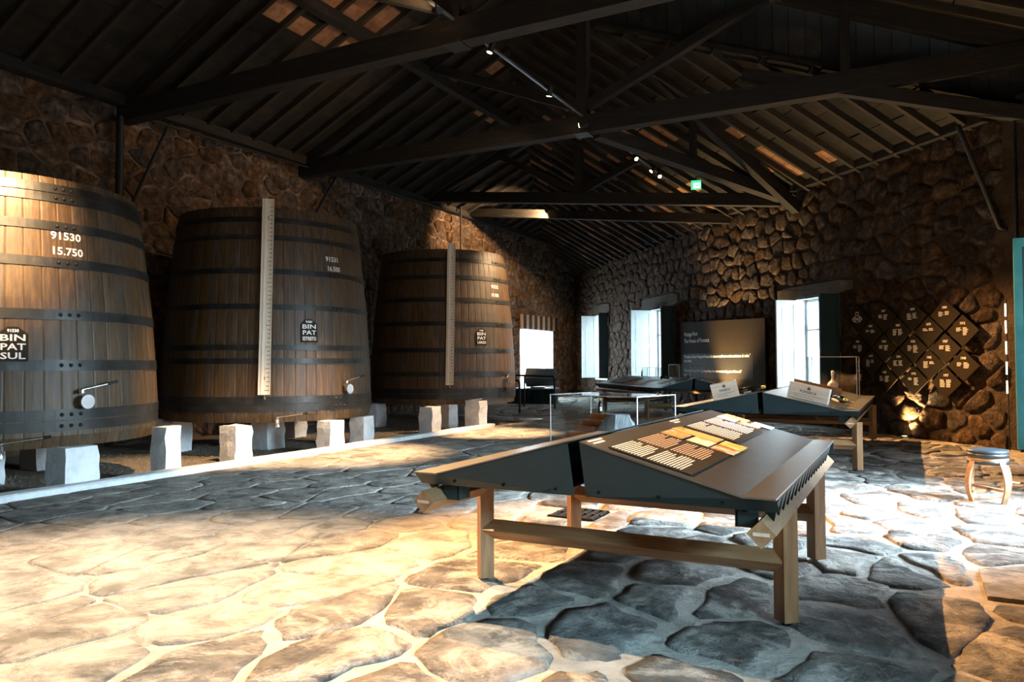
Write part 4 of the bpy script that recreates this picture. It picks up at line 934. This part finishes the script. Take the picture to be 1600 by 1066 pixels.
# ---------------------------------------------------------------- floor fittings
ht_ = MB().box(((HATCH[0]+HATCH[1])/2, (HATCH[2]+HATCH[3])/2, .012), (HATCH[1]-HATCH[0]-.03, HATCH[3]-HATCH[2]-.03, .03)).obj('floor_hatch', M['flag'])
tag(ht_, 'rectangular stone-topped hatch set flush in the floor at the right edge', 'hatch')
dr = thing('floor_drain', 'small dark iron grating set in the floor behind the nearest table', 'drain', ((DRAIN[0]+DRAIN[1])/2, (DRAIN[2]+DRAIN[3])/2, .008))
MB().box((0, 0, -.004), (.46, .43, .006)).obj('drain_pan', M['black'], dr)
for i in range(6): MB().box((-.19+i*.076, 0, .006), (.03, .42, .014)).obj('bar', M['iron'], dr)
for y in (-.2, 0, .2): MB().box((0, y, .006), (.44, .03, .015)).obj('bar', M['iron'], dr)
def uplight(label, x, y, aim, power, deg=80):
    t = thing('floor_uplight', label, 'light', (x, y, .004))
    MB().lathe([(.055, 0), (.085, 0), (.085, .028), (.06, .03), (.055, .024)], 24).obj('bezel', M['chrome'], t); MB().lathe([(0, .024), (.058, .024)], 20).obj('lens', M['uplens'], t)
    spot('uplight_beam', (x, y, .07), aim, power, deg, .9, (1, .66, .30), .05)
uplight('round recessed uplight at the foot of the wall below the diamond tiles', -.12, 15.85, back(1.7, 2.6, .05), 950, 85)
uplight('round recessed uplight in the floor right of the stool', 1.02, 10.3, (1.7, 11.2, 2.6), 200, 80)
uplight('round recessed uplight in the floor behind the far table, before the quotation panel', -4.95, 20.35, back(8.0, 3.6, .0), 2300, 80)
uplight('round recessed uplight close to the foot of the quotation panel', -5.35, 21.45, back(8.4, 1.9, .1), 160, 110)
# ---------------------------------------------------------------- lamp tracks
def track(label, y0, y1):
    t = thing('lamp_track', label, 'lamp track', (-5.7, y0, 6.33)); L = y1-y0
    MB().box((0, L/2, 0), (.04, L, .035)).obj('track_rail', M['track'], t)
    for f in (.08, .5, .92): MB().tube([(0, L*f, .01), (0, L*f, .9)], .008, 6).obj('hanger', M['iron'], t)
track('grey lamp track along the near half of the ridge', 2.5, 13.9); track('dark lamp track along the far half of the ridge', 14.6, 21.5)
def spotlamp(y, aim, power, deg, label, blend=.4, x=-5.62, z=6.2, soft=.03, col=(1, .65, .34)):
    t = thing('track_spotlight', label, 'spotlight', (x, y, z), 0, 'spotlights on the lamp tracks')
    d = (Vector(aim)-Vector((x, y, z))).normalized()
    MB().tube([-d*.14, d*.03], .048, 14).obj('lamp_body', M['iron'], t); MB().tube([d*.028, d*.034], .042, 14).obj('lamp_lens', M['lens'], t); MB().tube([(0, 0, 0), (0, 0, .115)], .012, 8).obj('lamp_stem', M['iron'], t)
    spot('spot_beam', Vector((x, y, z))+d*.06, aim, power, deg, blend, col, soft)
spotlamp(3.2, (-8.85, 4.35, 3.35), 11500, 32, 'track spotlight nearest the camera, out of view, aimed at the near vat', 1)
spotlamp(3.9, (-3.9, 2.5, 0), 8200, 63, 'track spotlight out of view above the pool of light on the left floor', 1, col=(1, .74, .48))
spotlamp(6.0, (.1, 4.9, 0), 9000, 62, 'track spotlight above the nearest table', .5, x=-5.45, z=6.28, col=(1, .50, .17))
spotlamp(8.5, (-9.3, 11.2, 8.2), 330, 36, 'brightest near track spotlight at the top edge of the photo', .8)
spotlamp(10.0, (-7.9, 9.2, 0), 9000, 34, 'near track spotlight left of the second tie beam', .9)
spotlamp(12.15, (-7.4, 13.4, 0), 9000, 26, 'track spotlight next to the middle truss', .9)
spotlamp(16.95, (.8, 12.2, 0), 14000, 40, 'first and brightest spotlight on the far lamp track', .5, col=(1, .50, .17))
spotlamp(18.2, (-9.3, 15.6, 1.8), 5000, 40, 'small dim spotlight between the two bright ones on the far track', .7)
spotlamp(18.85, (-1.8, 12.5, .9), 2200, 40, 'second bright spotlight on the far lamp track', .6)
spotlamp(20.3, (-13.1, 25.3, 4.2), 16000, 26, 'spotlight near the far end of the lamp track, turned to the far wall', .6, col=(1, .76, .5))
spotlamp(20.85, (-13.1, 22.5, 5.0), 1600, 100, 'small spotlight fixed on the farthest low beam', .4, x=-9.75, z=6.05)
spotlamp(13.6, (-13, 11.8, 5.4), 520, 60, 'small spotlight at the foot of the middle king post', .9, z=6.05)
spotlamp(7.4, (-9.4, 7.6, 0), 4500, 28, 'track spotlight lighting the gap between two vats, out of view at the top', .8)
ex = thing('exit_sign', 'small green and white illuminated exit sign hanging below the far roof beams', 'sign', (-4.25, 17.1, 5.45), math.radians(8))
MB().box((0, 0, 0), (.22, .05, .20)).obj('sign_case', M['exit'], ex)
MB().box((.02, -.028, -.02), (.15, .004, .12)).obj('sign_face', M['exit_w'], ex)
mb = MB(); fr = lambda x, y: (x+.02, -.031, y-.02)
for q in ([(-.05, -.01), (.0, -.01), (.0, .012), (-.05, .012)], [(.0, -.03), (.04, .001), (.0, .032)], [(.045, -.045), (.065, -.045), (.065, .045), (.045, .045)]): mb.add([fr(*p) for p in q], [tuple(range(len(q)))])
mb.obj('exit_pictogram', M['exit'], ex); MB().tube([(0, 0, .1), (0, 0, 1.1)], .008, 6).obj('hanger', M['iron'], ex)
